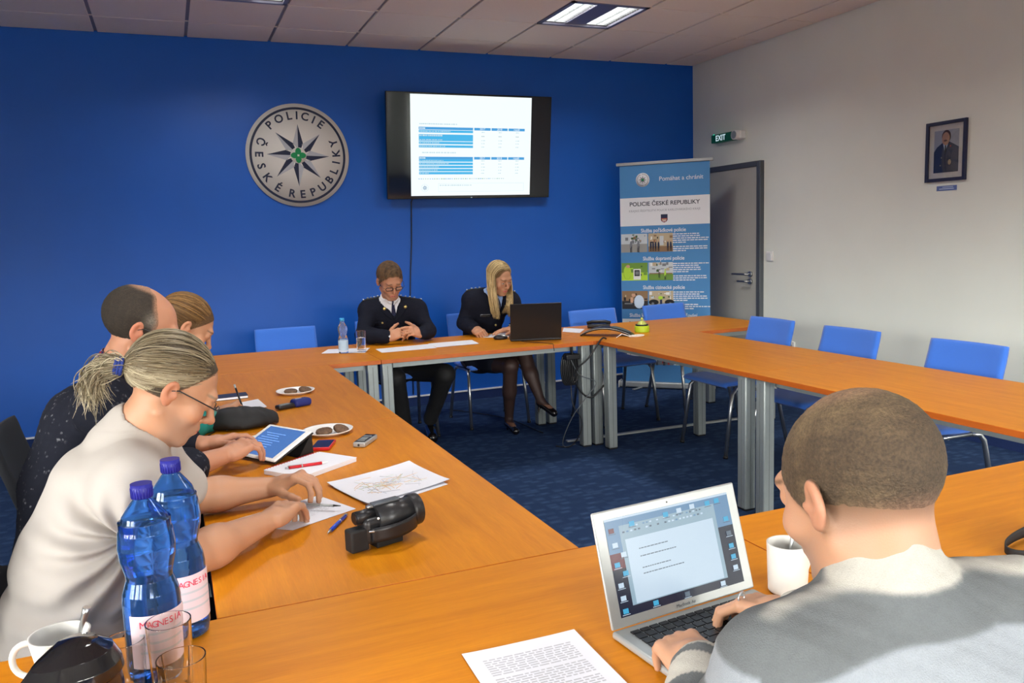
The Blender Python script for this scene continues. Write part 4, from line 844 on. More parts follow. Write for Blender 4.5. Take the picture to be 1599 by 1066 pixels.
# ------------------------------------------------------------------ people: smooth solid bodies grown from limbs and joints
from mathutils.bvhtree import BVHTree
NP = lambda *a: np.array(a, np.float32)
class Solid:
    """a distance field on a grid, turned into one continuous surface"""
    def __init__(s, vox): s.v = vox; s.p = []
    def add(s, fn, lo, hi, k=.01, op='+'): s.p.append((fn, np.array(lo, float), np.array(hi, float), k, op)); return s
    def cap(s, a, b, ra, rb=None, k=.012, ax=None, f=1, op='+'):
        a = np.array(a, float); b = np.array(b, float); rb = ra if rb is None else rb; d = b - a; L2 = max(d @ d, 1e-9)
        if ax is not None: ax = np.array(ax, float); ax /= np.linalg.norm(ax)
        def fn(P):
            q = P - a; t = np.clip(q @ d / L2, 0, 1); q = q - t[..., None] * d
            if ax is not None: w_ = q @ ax; q = q + (w_ / f - w_)[..., None] * ax
            return np.sqrt((q * q).sum(-1)) - (ra + (rb - ra) * t)
        r = max(ra, rb) * max(f, 1); return s.add(fn, np.minimum(a, b) - r, np.maximum(a, b) + r, k, op)
    def ell(s, c, r, X=None, k=.012, op='+'):
        c = np.array(c, float); r = np.array((r, r, r) if not hasattr(r, '__len__') else r, float); m = r.max(); Xi = None if X is None else np.array(X, float)
        def fn(P):
            q = P - c
            if Xi is not None: q = q @ Xi
            k0 = np.sqrt(((q / r) ** 2).sum(-1)); k1 = np.sqrt(((q / r ** 2) ** 2).sum(-1)) + 1e-9
            return k0 * (k0 - 1) / k1
        return s.add(fn, c - m, c + m, k, op)
    def box(s, c, h, X=None, rd=.005, k=.008, op='+'):
        c = np.array(c, float); h = np.array(h, float) - rd; Xi = np.eye(3) if X is None else np.array(X, float); m = np.linalg.norm(h) + rd
        def fn(P):
            q = np.abs((P - c) @ Xi) - h; return np.sqrt((np.maximum(q, 0) ** 2).sum(-1)) + np.minimum(q.max(-1), 0) - rd
        return s.add(fn, c - m, c + m, k, op)
    def local(s, M4, sub):
        """put the pieces of another solid into this one, through a rigid frame with uniform scale"""
        A = np.array(M4, float); R3 = A[:3, :3]; sc = np.linalg.norm(R3[:, 0]); Ri = np.linalg.inv(R3); t = A[:3, 3]
        for fn, lo, hi, k, op in sub.p:
            cs = np.array([[x, y, z] for x in (lo[0], hi[0]) for y in (lo[1], hi[1]) for z in (lo[2], hi[2])]) @ R3.T + t
            s.add((lambda P, fn=fn: fn((P - t) @ Ri.T) * sc), cs.min(0), cs.max(0), k * sc, op)
        return s
    def mesh(s, name, material, parent=None, col=None, warp=None, mats=None):
        v = s.v; lo = np.min([p[1] for p in s.p if p[4] == '+'], 0) - .02; hi = np.max([p[2] for p in s.p if p[4] == '+'], 0) + .02
        n = np.ceil((hi - lo) / v).astype(int) + 1; D = np.full(n, .06, np.float32); mg = .03
        ax = [lo[i] + v * np.arange(n[i]) for i in range(3)]
        for fn, a, b, k, op in s.p:
            i0 = np.clip(np.floor((a - mg - lo) / v).astype(int), 0, n); i1 = np.clip(np.ceil((b + mg - lo) / v).astype(int) + 1, 0, n)
            if (i1 <= i0).any(): continue
            sl = tuple(slice(x, y) for x, y in zip(i0, i1)); G = np.stack(np.meshgrid(*[ax[i][sl[i]] for i in range(3)], indexing='ij'), -1)
            d2 = fn(G).astype(np.float32); d1 = D[sl]
            if op == '+': h = np.clip(.5 + .5 * (d1 - d2) / k, 0, 1); D[sl] = d1 * (1 - h) + d2 * h - k * h * (1 - h)
            elif op == '-': h = np.clip(.5 - .5 * (d1 + d2) / k, 0, 1); D[sl] = d1 * (1 - h) - d2 * h + k * h * (1 - h)
        if warp is not None:
            G = np.stack(np.meshgrid(*ax, indexing='ij'), -1); near = np.abs(D) < .03; D[near] += warp(G[near]).astype(np.float32)
        D[0] = D[-1] = 1; D[:, 0] = D[:, -1] = 1; D[:, :, 0] = D[:, :, -1] = 1
        I = D < 0; c8 = [(i, j, k) for i in (0, 1) for j in (0, 1) for k in (0, 1)]
        S8 = sum(I[i:n[0] - 1 + i, j:n[1] - 1 + j, k:n[2] - 1 + k].astype(np.int8) for i, j, k in c8)
        act = np.argwhere((S8 > 0) & (S8 < 8)); idx = np.full(S8.shape, -1, np.int64); idx[tuple(act.T)] = np.arange(len(act))
        cv = np.stack([D[act[:, 0] + i, act[:, 1] + j, act[:, 2] + k] for i, j, k in c8], 1)
        acc = np.zeros((len(act), 3)); cnt = np.zeros(len(act))
        for a in range(8):
            for b in range(a + 1, 8):
                ca, cb2 = np.array(c8[a]), np.array(c8[b])
                if abs(ca - cb2).sum() != 1: continue
                m = (cv[:, a] < 0) != (cv[:, b] < 0); t = np.where(m, cv[:, a] / (cv[:, a] - cv[:, b] + 1e-12), 0)
                acc += np.where(m[:, None], ca + t[:, None] * (cb2 - ca), 0); cnt += m
        V = lo + v * (act + acc / cnt[:, None]); F = []
        for axd in range(3):
            o1, o2 = [(1, 2), (2, 0), (0, 1)][axd]; sh = [slice(0, -1) if i == axd else slice(1, -1) for i in range(3)]; sh2 = list(sh); sh2[axd] = slice(1, None)
            A, B = I[tuple(sh)], I[tuple(sh2)]
            for flip in (False, True):
                e = np.argwhere((A & ~B) if not flip else (~A & B))
                if not len(e): continue
                e = e + np.array([0 if i == axd else 1 for i in range(3)]); u1 = np.eye(3, dtype=int)[o1]; u2 = np.eye(3, dtype=int)[o2]
                q = [idx[tuple((e - x).T)] for x in (u1 + u2, u2, 0 * u1, u1)]; F.append(np.stack(q[::-1] if flip else q, 1))
        F = np.concatenate(F); me = bpy.data.meshes.new(name)
        me.vertices.add(len(V)); me.vertices.foreach_set('co', V.astype(np.float32).ravel()); me.loops.add(F.size); me.loops.foreach_set('vertex_index', F.ravel().astype(np.int32))
        me.polygons.add(len(F)); me.polygons.foreach_set('loop_start', np.arange(0, F.size, 4, dtype=np.int32)); me.polygons.foreach_set('use_smooth', np.ones(len(F), bool))
        me.update(calc_edges=True); me.validate()
        if col is not None:
            N_ = np.zeros(len(V) * 3, np.float32); me.vertices.foreach_get('normal', N_); c = np.ones((len(V), 4), np.float32); c[:, :3] = col(V, N_.reshape(-1, 3))
            at_ = me.color_attributes.new('Col', 'FLOAT_COLOR', 'POINT'); at_.data.foreach_set('color', c.ravel())
        me.materials.append(material); o = bpy.data.objects.new(name, me); S.collection.objects.link(o)
        if parent: o.parent = parent
        return o
def sm(x, a, b): t = np.clip((x - a) / (b - a), 0, 1); return t * t * (3 - 2 * t)
_nd = rng.normal(size=(10, 3)); _np = rng.uniform(0, 6.28, 10)
def nz(P, f): return sum(np.sin(P @ (_nd[i] * f * (1 + .13 * i)) + _np[i]) for i in range(10)) / 4
def frame(f, up=(0, 0, 1)):
    """columns: right, forward, up"""
    f = Vector(f).normalized(); r = f.cross(Vector(up)).normalized(); u = r.cross(f); return Matrix((r, f, u)).transposed()
def head_frame(c, fwd, s=1, roll=0):
    R3 = frame(fwd) @ Matrix.Rotation(roll, 3, 'Y'); return Matrix.Translation(c) @ R3.to_4x4() @ Matrix.Scale(s, 4)
def head_solid(vox, woman=False, lids=True, hairless=True, fat=0):
    h = Solid(vox)
    h.ell((0, -.020, .032), (.075, .094, .083), k=.01).ell((0, .028, .0), (.062, .062, .088), k=.025)
    h.ell((0, .030, -.062), (.053 + fat, .054, .046), k=.025).ell((0, .074, -.096), (.020 + fat, .018, .016), k=.022)
    for s_ in (-1, 1):
        h.cap((s_ * (.056 + fat), -.004, -.058), (s_ * .022, .068, -.098), .013, .012, k=.024)
        h.ell((s_ * .042, .062, -.028), (.022, .022, .022), k=.02)
    h.cap((-.034, .083, .024), (.034, .083, .024), .0115, k=.016)
    for s_ in (-1, 1): h.ell((s_ * .032, .101, .002), (.018, .013, .0105), k=.014, op='-')
    for s_ in (-1, 1): h.ell((s_ * .0315, .0765, .002), (.0145, .0145, .0135), k=.003)
    if lids:
        for s_ in (-1, 1): h.ell((s_ * .0315, .0772, .0055), (.0152, .0152, .0125), k=.003)
    h.cap((0, .090, .014), (0, .110, -.024), .006, .0095, k=.010).ell((0, .113, -.028), (.0105, .011, .010), k=.006)
    for s_ in (-1, 1): h.ell((s_ * .0115, .102, -.032), (.0078, .009, .0072), k=.005)
    h.ell((0, .078, -.060), (.028, .022, .022), k=.018)
    h.cap((-.019, .093, -.0575), (.019, .093, -.0575), .0042, k=.006).cap((0, .097, -.0575), (0, .098, -.0570), .0046, k=.008)
    h.cap((-.016, .092, -.0665), (.016, .092, -.0665), .0050, k=.006).cap((-.004, .0955, -.0665), (.004, .0955, -.0665), .0052, k=.006)
    h.cap((-.021, .098, -.0620), (.021, .098, -.0620), .0016, k=.003, op='-')
    for s_ in (-1, 1):
        X = np.array(Matrix.Rotation(s_ * .35, 3, 'Z') @ Matrix.Rotation(-.15, 3, 'X'))
        h.ell((s_ * .080, -.010, -.004), (.0076, .0165, .0265), X, k=.006).ell((s_ * .077, -.004, -.026), (.007, .010, .012), X, k=.008)
        h.ell((s_ * .0885, -.006, -.001), (.0075, .0085, .0165), X, k=.002, op='-').cap((s_ * .078, .006, -.014), (s_ * .080, .006, -.006), .004, k=.004)
    return h
def head_cols(Mh, skin, lip=(.52, .16, .13), brow=(.10, .06, .04), stubble=None, hair=None, hairmask=None, blush=.5, open_eye=True):
    Mi = np.array(Mh.inverted())
    def f(V, N_=None):
        q = V @ Mi[:3, :3].T + Mi[:3, 3]; c = np.tile(np.array(skin), (len(V), 1)); x, y, z = q.T; ax = np.abs(x)
        inh = (np.abs(z) < .16) & (ax < .12) & (np.abs(y) < .14)
        def mix(c, w_, k): w_ = (w_ * inh)[:, None]; return c * (1 - w_) + np.array(k) * w_
        red = np.array(skin) * np.array((1.02, .70, .66))
        g = lambda cx, cy, cz, r: np.exp(-(((ax - cx) ** 2 + (y - cy) ** 2 + (z - cz) ** 2) / r ** 2))
        c = mix(c, blush * .8 * g(.042, .08, -.03, .022), red); c = mix(c, blush * g(0, .115, -.028, .014), red); c = mix(c, .8 * blush * sm(ax, .074, .084) * (np.abs(z) < .05) * (y < .03), red)
        if stubble is not None: c = mix(c, .45 * sm(y, .0, .05) * sm(-z, .035, .055) * (1 - g(0, .097, -.062, .02)) * sm(z, -.14, -.115), stubble)
        c = mix(c, sm(.0065 - np.abs(z + .062), 0, .002) * sm(.0225 - ax, 0, .004) * sm(y, .086, .090), lip); c = mix(c, sm(.0011 - np.abs(z + .062), 0, .0008) * sm(.02 - ax, 0, .004) * sm(y, .082, .088), (.12, .03, .03))
        c = mix(c, .85 * sm(.0045 - np.abs(z - .0265 + .12 * (ax - .03)), 0, .003) * sm(ax, .010, .016) * sm(.054 - ax, 0, .008) * sm(y, .06, .07), brow)
        e = (ax - .0315); rr_ = np.sqrt(e ** 2 + ((z + .0015) * 1.7) ** 2); front = sm(y, .080, .084)
        if open_eye: c = mix(c, sm(.0115 - rr_, 0, .002) * front * (z < .004), (.62, .60, .58)); c = mix(c, sm(.0055 - np.sqrt(e ** 2 + (z + .0015) ** 2), 0, .0015) * front * (z < .004), (.05, .035, .03))
        c = mix(c, sm(.0016 - np.abs(z - .0035 + 8 * e ** 2 * .6), 0, .0014) * sm(.0145 - np.abs(e), 0, .003) * front, (.05, .03, .025))
        if hairmask is not None: w_ = hairmask(q); c = c * (1 - w_[:, None]) + np.array(hair) * w_[:, None]
        return c
    return f
def hand_solid(sub, curls, spread=.10, thumb=(.72, .66, -.25), tb=.35, palmthick=1):
    """local frame: x towards the thumb, y along the fingers, z out of the back of the hand"""
    h = sub
    h.cap((.002, -.02, 0), (.001, .035, 0), .020, .022, k=.01, ax=(1, 0, 0), f=1.3)
    h.box((0, .046, -.001), (.039, .042, .0125 * palmthick), rd=.011, k=.012).ell((.024, .030, -.011), (.017, .030, .014), k=.010).ell((-.026, .036, -.010), (.012, .030, .011), k=.010)
    for i, (x, y, L_, r) in enumerate(((.0295, .083, (.042, .025, .021), .0088), (.0100, .088, (.047, .029, .022), .0089), (-.0100, .085, (.043, .027, .021), .0084), (-.0285, .076, (.033, .020, .019), .0074))):
        p = Vector((x, y, .0005)); th = 0; az = -spread * (i - 1.4) * -1
        cu = curls[i] if hasattr(curls[i], '__len__') else (curls[i], curls[i] * 1.1, curls[i] * .7)
        h.ell(p + Vector((0, 0, .0025)), (r * 1.08, r * 1.2, r * 1.0), k=.008)
        for j in range(3):
            th += cu[j]; d = Vector((math.sin(az) * math.cos(th), math.cos(az) * math.cos(th), -math.sin(th)))
            q = p + d * L_[j]; h.cap(p, q, r * (1 - .06 * j), r * (1 - .06 * (j + 1)), k=.0035); p = q
    p = Vector((.026, .014, -.006)); d = Vector(thumb).normalized(); side = Vector((-.9, .35, -.1)); 
    for j, (L_, r0, r1) in enumerate(((.044, .0135, .0112), (.034, .0108, .0098), (.026, .0098, .0080))):
        q = p + d * L_; h.cap(p, q, r0, r1, k=.006); p = q; d = (d + side * tb).normalized()
    return h
def hand(sd, wrist, dirv, back, thumb_side, curls, s=1, **kw):
    y = Vector(dirv).normalized(); z = Vector(back); z = (z - y * z.dot(y)).normalized(); x = y.cross(z)
    if x.dot(Vector(thumb_side)) < 0: x = -x
    R3 = Matrix((x, y, z)).transposed(); X = Matrix.Translation(wrist) @ R3.to_4x4() @ Matrix.Scale(s, 4)
    sd.local(X, hand_solid(Solid(sd.v), curls, **kw)); return X
def torso(sd, J, off=0, arms=True, upto=1.0, legs=False, k=.03, side=None, wid=1.36, uparm=.050, fore=.042):
    side = side or (Vector(J['sR']) - Vector(J['sL'])); side = Vector(side).normalized()
    W, Ch, P_ = J['waist'], J['chest'], J['pelvis']
    sd.cap(P_, W, J.get('rp', .125) + off, J.get('rw', .118) + off, k=k, ax=side, f=wid).cap(W, Ch, J.get('rw', .118) + off, J.get('rc', .112) + off, k=k, ax=side, f=wid)
    sd.cap(J['sL'], J['sR'], .058 + off, k=.05); nb = Vector(J['neck'])
    for a in ('sL', 'sR'): sd.cap(nb, Vector(J[a]) + Vector((0, 0, .012)), .046 + off * .8, .046 + off, k=.04)
    if arms:
        for s_ in 'LR':
            if 'e' + s_ not in J: continue
            sd.cap(J['s' + s_], J['e' + s_], uparm + .006 + off, uparm - .006 + off, k=.025)
            if upto > 0:
                e, w_ = Vector(J['e' + s_]), Vector(J['w' + s_]); q = e.lerp(w_, upto); r_ = fore + (.026 - fore) * upto
                sd.cap(e, e.lerp(w_, min(upto, .35)), fore + off, fore + .001 + off, k=.02); sd.cap(e.lerp(w_, min(upto, .3)), q, fore + .001 + off, r_ + off + (.004 if off else 0), k=.02)
def surf(o):
    return BVHTree.FromPolygons([tuple(v.co) for v in o.data.vertices], [tuple(p.vertices) for p in o.data.polygons])
def drape(name, tree, fn, org, R3, material, parent, off=.002, nu=8, nv=8, thick=.002, dirn=None):
    """lay a small cloth piece onto a surface; fn(u, v) gives sideways and upward distances from org"""
    r, f, u_ = [Vector(R3.col[i]) for i in range(3)]; d = Vector(dirn) if dirn else -f; b = MB()
    def g(u, v):
        a, c = fn(u, v); o_ = Vector(org) + r * a + (u_ * c if dirn is None else f * c) - d * .35; h = tree.ray_cast(o_, d)
        return (h[0] - d * off) if h[0] else o_ + d * .35
    b.grid(g, nu, nv, material); o = b.build(name, None, parent, solid=thick if thick else 0); 
    return o
def strands(name, paths, r, cols, material, parent):
    """many hairs in one mesh: paths (n, m, 3), one colour each"""
    P = np.asarray(paths, float); n, m, _ = P.shape; T = np.gradient(P, axis=1); T /= np.linalg.norm(T, axis=2, keepdims=True) + 1e-9
    ref = np.array((.31, .52, .80)); A = np.cross(T, ref); A /= np.linalg.norm(A, axis=2, keepdims=True) + 1e-9; B = np.cross(T, A)
    tp = np.ones(m); tp[-1] = .25; tp[-2] = .7; tp[0] = .6; V = []
    for k in range(3): a = 2 * PI * k / 3; V.append(P + (A * math.cos(a) + B * math.sin(a)) * (r * tp)[None, :, None])
    V = np.stack(V, 2).reshape(-1, 3); i = np.arange(n)[:, None, None] * m * 3; j = np.arange(m - 1)[None, :, None] * 3; k = np.arange(3)[None, None]; k2 = (k + 1) % 3
    F = np.stack([i + j + k, i + j + k2, i + j + 3 + k2, i + j + 3 + k], -1).reshape(-1, 4)
    me = bpy.data.meshes.new(name); me.vertices.add(len(V)); me.vertices.foreach_set('co', V.astype(np.float32).ravel()); me.loops.add(F.size); me.loops.foreach_set('vertex_index', F.ravel().astype(np.int32))
    me.polygons.add(len(F)); me.polygons.foreach_set('loop_start', np.arange(0, F.size, 4, dtype=np.int32)); me.polygons.foreach_set('use_smooth', np.ones(len(F), bool)); me.update(calc_edges=True)
    c = np.ones((n, m * 3, 4), np.float32); c[:, :, :3] = np.asarray(cols)[:, None, :]; at_ = me.color_attributes.new('Col', 'FLOAT_COLOR', 'POINT'); at_.data.foreach_set('color', c.ravel())
    me.materials.append(material); o = bpy.data.objects.new(name, me); S.collection.objects.link(o); o.parent = parent; return o
M['skin'] = mat('skin', (.6, .35, .25), .48, attr=True, spec=.4, sss=.12, bump=.08, bscale=500)
M['hair'] = mat('hair', (.3, .25, .2), .42, attr=True, spec=.45)
M['shorthair'] = mat('short_hair', (.1, .07, .05), .75, attr=True, noise=.35, nscale=260, bump=.7, bscale=420)
M['cloth'] = mat('knit_cloth', (.5, .5, .5), .9, attr=True, spec=.15, noise=.05, nscale=500, bump=.35, bscale=600)
M['uniform'] = mat('navy_uniform_wool', srgb(21, 24, 37), .85, spec=.2, noise=.12, nscale=300, bump=.2, bscale=500)
M['shirt_white'] = mat('white_shirt', srgb(226, 228, 234), .7); M['shirt_blue'] = mat('pale_blue_shirt', srgb(150, 178, 226), .7)
M['tie'] = mat('navy_tie', srgb(18, 28, 62), .5); M['gold'] = mat('gold_metal', srgb(212, 190, 120), .3, .8); M['silver'] = mat('silver_metal', srgb(210, 212, 215), .3, .8)
SK = np.array(srgb(182, 138, 110))
def shade_noise(base, V, f, a): return np.array(base)[None, :] * (1 + a * nz(V, f))[:, None]

# ---- the man with the laptop, seen from behind
J = dict(pelvis=(-4.0, -6.16, .50), waist=(-4.0, -6.17, .68), chest=(-4.01, -6.13, .86), neck=(-4.01, -6.085, .985), sL=(-4.165, -6.09, .930), sR=(-3.845, -6.12, .935), eL=(-4.215, -5.99, .765), eR=(-3.76, -5.93, .775), wL=(-4.075, -5.815, .790), wR=(-3.835, -5.735, .785), rc=.110, rw=.125)
Hd = head_frame((-4.008, -6.035, 1.108), (-.05, 1, -.40), 1.0)
sd = Solid(.0034); torso(sd, J); sd.local(Hd, head_solid(.0034)); sd.cap((-4.01, -6.088, .985), (-4.008, -6.062, 1.07), .066, .064, k=.02)
hand(sd, J['wL'], (.10, 1, -.05), (-.1, .1, 1), (1, 0, 0), [(.55, .75, .4), (.5, .7, .4), (.5, .7, .45), (.5, .6, .4)], s=1.0, spread=.10, thumb=(.80, .55, -.3), tb=.15)
hand(sd, J['wR'], (-.50, 1, -.08), (.1, .1, 1), (-1, 0, 0), [(.5, .75, .45), (.5, .7, .4), (.5, .65, .4), (.45, .6, .4)], s=1.0, spread=.10, thumb=(.80, .5, -.3), tb=.15)
def hm_buzz(q):
    x, y, z = q.T; ax = np.abs(x); line = -.030 + .75 * np.clip(y + .01, 0, 1) + .10 * sm(.02 - y, 0, .05) * 0
    top = sm(z, -.055 + 1.15 * np.clip(y + .0, 0, .2), -.035 + 1.15 * np.clip(y, 0, .2)); nape = sm(z, -.088, .010)
    return top * nape * (1 - sm(ax, .079, .083) * (z < .035) * (y > -.035)) * (1 - .35 * sm(z, .085, .115))
hc = head_cols(Hd, SK * .97, stubble=(.20, .14, .11), hair=np.array(srgb(70, 54, 38)), hairmask=lambda q: hm_buzz(q) * .8)
def colD(V, N_):
    c = hc(V); return c
manD = sd.mesh('person', M['skin'], None, colD); tag(manD, 'person with buzz-cut hair in a grey and white striped sweater, typing, seen from behind', 'person')
hs = Solid(.0030); b_ = Solid(.003); b_.ell((0, -.020, .032), (.0768, .0958, .0848), k=.01).ell((0, .028, .0), (.0630, .0622, .0885), k=.025)
b_.add(lambda P: -(P[..., 2] - (-.050 + .62 * np.clip(P[..., 1] + .03, 0, 1) + 1.6 * np.clip(P[..., 1] - .045, 0, 1)) + .0035 * nz(P, 260)), (-.1, -.13, -.12), (.1, .12, -.0), k=.004, op='-') if False else None
hs.local(Hd, b_)
Mi_ = np.array(Hd.inverted())
def buzz_warp(P):
    q = P @ Mi_[:3, :3].T + Mi_[:3, 3]; m = hm_buzz(q); return .010 * (1 - sm(m, .15, .6)) + .0006 * nz(P, 900)
def buzz_col(V, N_):
    q = V @ Mi_[:3, :3].T + Mi_[:3, 3]; m = sm(hm_buzz(q), .3, .95)[:, None]; sc = SK * .80; dk = np.array(srgb(74, 60, 44)); lt = np.array(srgb(128, 108, 78))
    w_ = (.55 * sm(q[:, 2], .05, .12) + .18 * nz(V, 60) + .08 * nz(V, 150))[:, None]; h_ = dk * (1 - np.clip(w_, 0, .8)) + lt * np.clip(w_, 0, .8); return sc * (1 - m) + h_ * m
hs.mesh('hair', M['shorthair'], manD, buzz_col, buzz_warp)
sw_ = Solid(.0042); torso(sw_, J, off=.014, upto=.90); sw_.cap((-4.01, -6.092, .992), (-4.01, -6.075, 1.035), .072, .064, k=.025)
sw_.cap((-4.008, -6.052, 1.06), (-4.006, -6.03, 1.13), .056, .060, k=.006, op='-')
def fold(P): return .0018 * nz(P, 22) + .0012 * nz(P, 55)
W0, G0, L0 = np.array(srgb(172, 170, 162)), np.array(srgb(98, 102, 104)), np.array(srgb(140, 146, 152))
def colSw(V, N_):
    z = V[:, 2] + .003 * nz(V, 12) + .14 * np.clip(np.abs(V[:, 0] + 4.01) - .06, 0, .13); arm = (V[:, 1] > -6.03) | (np.abs(V[:, 0] + 4.01) > .245)
    c = np.tile(W0, (len(V), 1))
    for th, k_ in ((1.026, G0), (.985, L0), (.944, G0), (.90, W0)): w_ = sm(th - z, -.0035, .0035)[:, None]; c = c * (1 - w_) + k_ * w_
    d = np.linalg.norm(V - np.array(J['wL']), axis=1); e = np.linalg.norm(V - np.array(J['wR']), axis=1); t = np.minimum(d, e)
    ca_ = np.where((((t > .045) & (t < .056)) | ((t > .10) & (t < .16)))[:, None], G0, W0); c = np.where((t < .20)[:, None], ca_, c)
    c = np.where((np.abs(V[:, 0] + 4.208 - .35 * (V[:, 1] + 6.1)) < .011)[:, None] & (z > .90)[:, None] & (z < 1.02)[:, None], G0, c)
    return c * (1 + .03 * nz(V, 300))[:, None]
sw_.mesh('sweater', M['cloth'], manD, colSw, fold)
rg = MB(); rg.tube([Vector((-3.892, -5.672, .797)) + Vector((.0095 * math.cos(a), .004 * math.cos(a), .0095 * math.sin(a))) for a in [2 * PI * i / 16 for i in range(16)]], .0016, M['silver'], 6, True); rg.build('ring', None, manD)
tr = Solid(.007); tr.cap((-4.1, -6.12, .48), (-4.12, -5.72, .50), .085, .07).cap((-3.9, -6.12, .48), (-3.87, -5.72, .50), .085, .07).cap((-4.12, -5.72, .48), (-4.12, -5.74, .08), .062, .045).cap((-3.87, -5.72, .48), (-3.87, -5.74, .08), .062, .045); tr.mesh('trousers', M['uniform'], manD)

def shell_hair(name, Mh, mask, colf, parent, vox=.0032, grow=.0025, warp_amp=.0008, wf=500, woman=False):
    Mi = np.array(Mh.inverted()); h = Solid(vox); b_ = Solid(vox); g = grow
    b_.ell((0, -.020, .032), (.075 + g, .094 + g, .083 + g), k=.01).ell((0, .028, .0), (.062 + g, .061 + g, .088 + g), k=.025); h.local(Mh, b_)
    def wp(P):
        q = P @ Mi[:3, :3].T + Mi[:3, 3]; return .012 * (1 - sm(mask(q), .15, .6)) + warp_amp * nz(P, wf) * .5
    def cf(V, N_):
        q = V @ Mi[:3, :3].T + Mi[:3, 3]; return colf(q, V, sm(mask(q), .3, .95))
    return h.mesh(name, M['shorthair'], parent, cf, wp)
def glasses(Mh, parent, col='black', half=False, w_=1):
    def T_(p): return Mh @ Vector(p)
    b = MB()
    for s_ in (-1, 1):
        rim = [(s_ * .034 + .024 * math.cos(a) * (1 if abs(math.cos(a)) < .9 else .97), .108 - .10 * abs(s_ * .034 + .024 * math.cos(a)) ** 1.2, .000 + .0115 * max(-1, min(1, 1.35 * math.sin(a)))) for a in [2 * PI * i / 28 for i in range(28)]]
        if half: b.tube([T_(p) for p in rim[:15]], .0011, M[col], 6)
        else: b.tube([T_(p) for p in rim], .0013 * w_, M[col], 6, True)
        b.tube([T_(p) for p in ((s_ * .058, .104, .004), (s_ * .071, .094, .005), (s_ * .079, .05, .006), (s_ * .081, .006, .006), (s_ * .080, -.012, -.004), (s_ * .079, -.020, -.014))], .0015, M[col], 6)
    b.tube([T_(p) for p in ((-.011, .107, .003), (0, .110, .005), (.011, .107, .003))], .0012, M[col], 6); g = b.build('glasses', None, parent)
    b = MB()
    for s_ in (-1, 1): b.grid(lambda u, v: T_((s_ * .034 + .022 * v * math.cos(2 * PI * u), .1075 - .10 * abs(s_ * .034 + .022 * v * math.cos(2 * PI * u)) ** 1.2, .0105 * v * math.sin(2 * PI * u))), 20, 2, M['lensglass'])
    b.build('lenses', None, g); return g
M['lensglass'] = mat('spectacle_lens', (1, 1, 1), .02, alpha=.10, spec=.9)

# ---- the man in the white T-shirt
J = dict(pelvis=(-5.05, -4.83, .50), waist=(-4.975, -4.81, .76), chest=(-4.92, -4.79, .90), neck=(-4.865, -4.80, .995), sR=(-4.855, -4.965, .935), sL=(-4.835, -4.63, .925), eR=(-4.765, -4.965, .772), eL=(-4.745, -4.52, .775), wR=(-4.585, -4.785, .765), wL=(-4.535, -4.505, .768), rp=.13, rw=.112, rc=.100)
Ha = head_frame((-4.765, -4.822, 1.118), (.80, .06, -.58), .97)
sd = Solid(.0033); torso(sd, J, wid=1.45, fore=.043); sd.local(Ha, head_solid(.0033, fat=.004)); sd.cap((-4.865, -4.80, .985), (-4.795, -4.818, 1.075), .064, .061, k=.02)
hand(sd, J['wR'], (.75, .72, .18), (-.25, -.15, 1), (-.8, .8, 0), [(.45, .9, .5), (.5, .9, .5), (.5, .8, .5), (.45, .7, .4)], spread=.08, thumb=(.55, .80, -.35), tb=.15)
hand(sd, J['wL'], (.75, -.50, .38), (-.1, .1, 1), (-.6, -.8, 0), [(.8, .9, .4), (.8, .8, .4), (.75, .8, .4), (.7, .7, .4)], spread=.08, thumb=(.55, .80, -.45), tb=.1)
hcA = head_cols(Ha, SK * np.array((1.0, .96, .92)), stubble=(.30, .22, .18), brow=srgb(130, 110, 90), open_eye=False, blush=.8)
manA = sd.mesh('person', M['skin'], None, lambda V, N_: hcA(V)); tag(manA, 'person with grey ponytail and glasses in a white T-shirt, looking down at papers', 'person')
glasses(Ha, manA, 'black', half=True)
def hm_A(q):
    x, y, z = q.T; ax = np.abs(x)
    return sm(z - np.where(y > 0, -.008 + 1.30 * y, -.034 - .0 * y), -.008, .012) * sm(z, -.05, -.028) * (1 - sm(ax, .076, .079) * (z < .022) * (z > -.045) * (y > -.03) * (y < .02)) * sm(.090 - y, 0, .012)
gA, lA, dA = np.array(srgb(112, 98, 74)), np.array(srgb(196, 184, 154)), np.array(srgb(70, 60, 46))
shell_hair('hair_base', Ha, hm_A, lambda q, V, m: dA[None] * (1 + .2 * nz(q * np.array((1, .2, 1)), 300))[:, None] * m[:, None] + (SK * .9)[None] * (1 - m[:, None]), manA)
r_ = np.random.default_rng(21); paths = []; cols = []; C0 = np.array((0, -.020, .032)); tie = np.array((0, -.118, -.014))
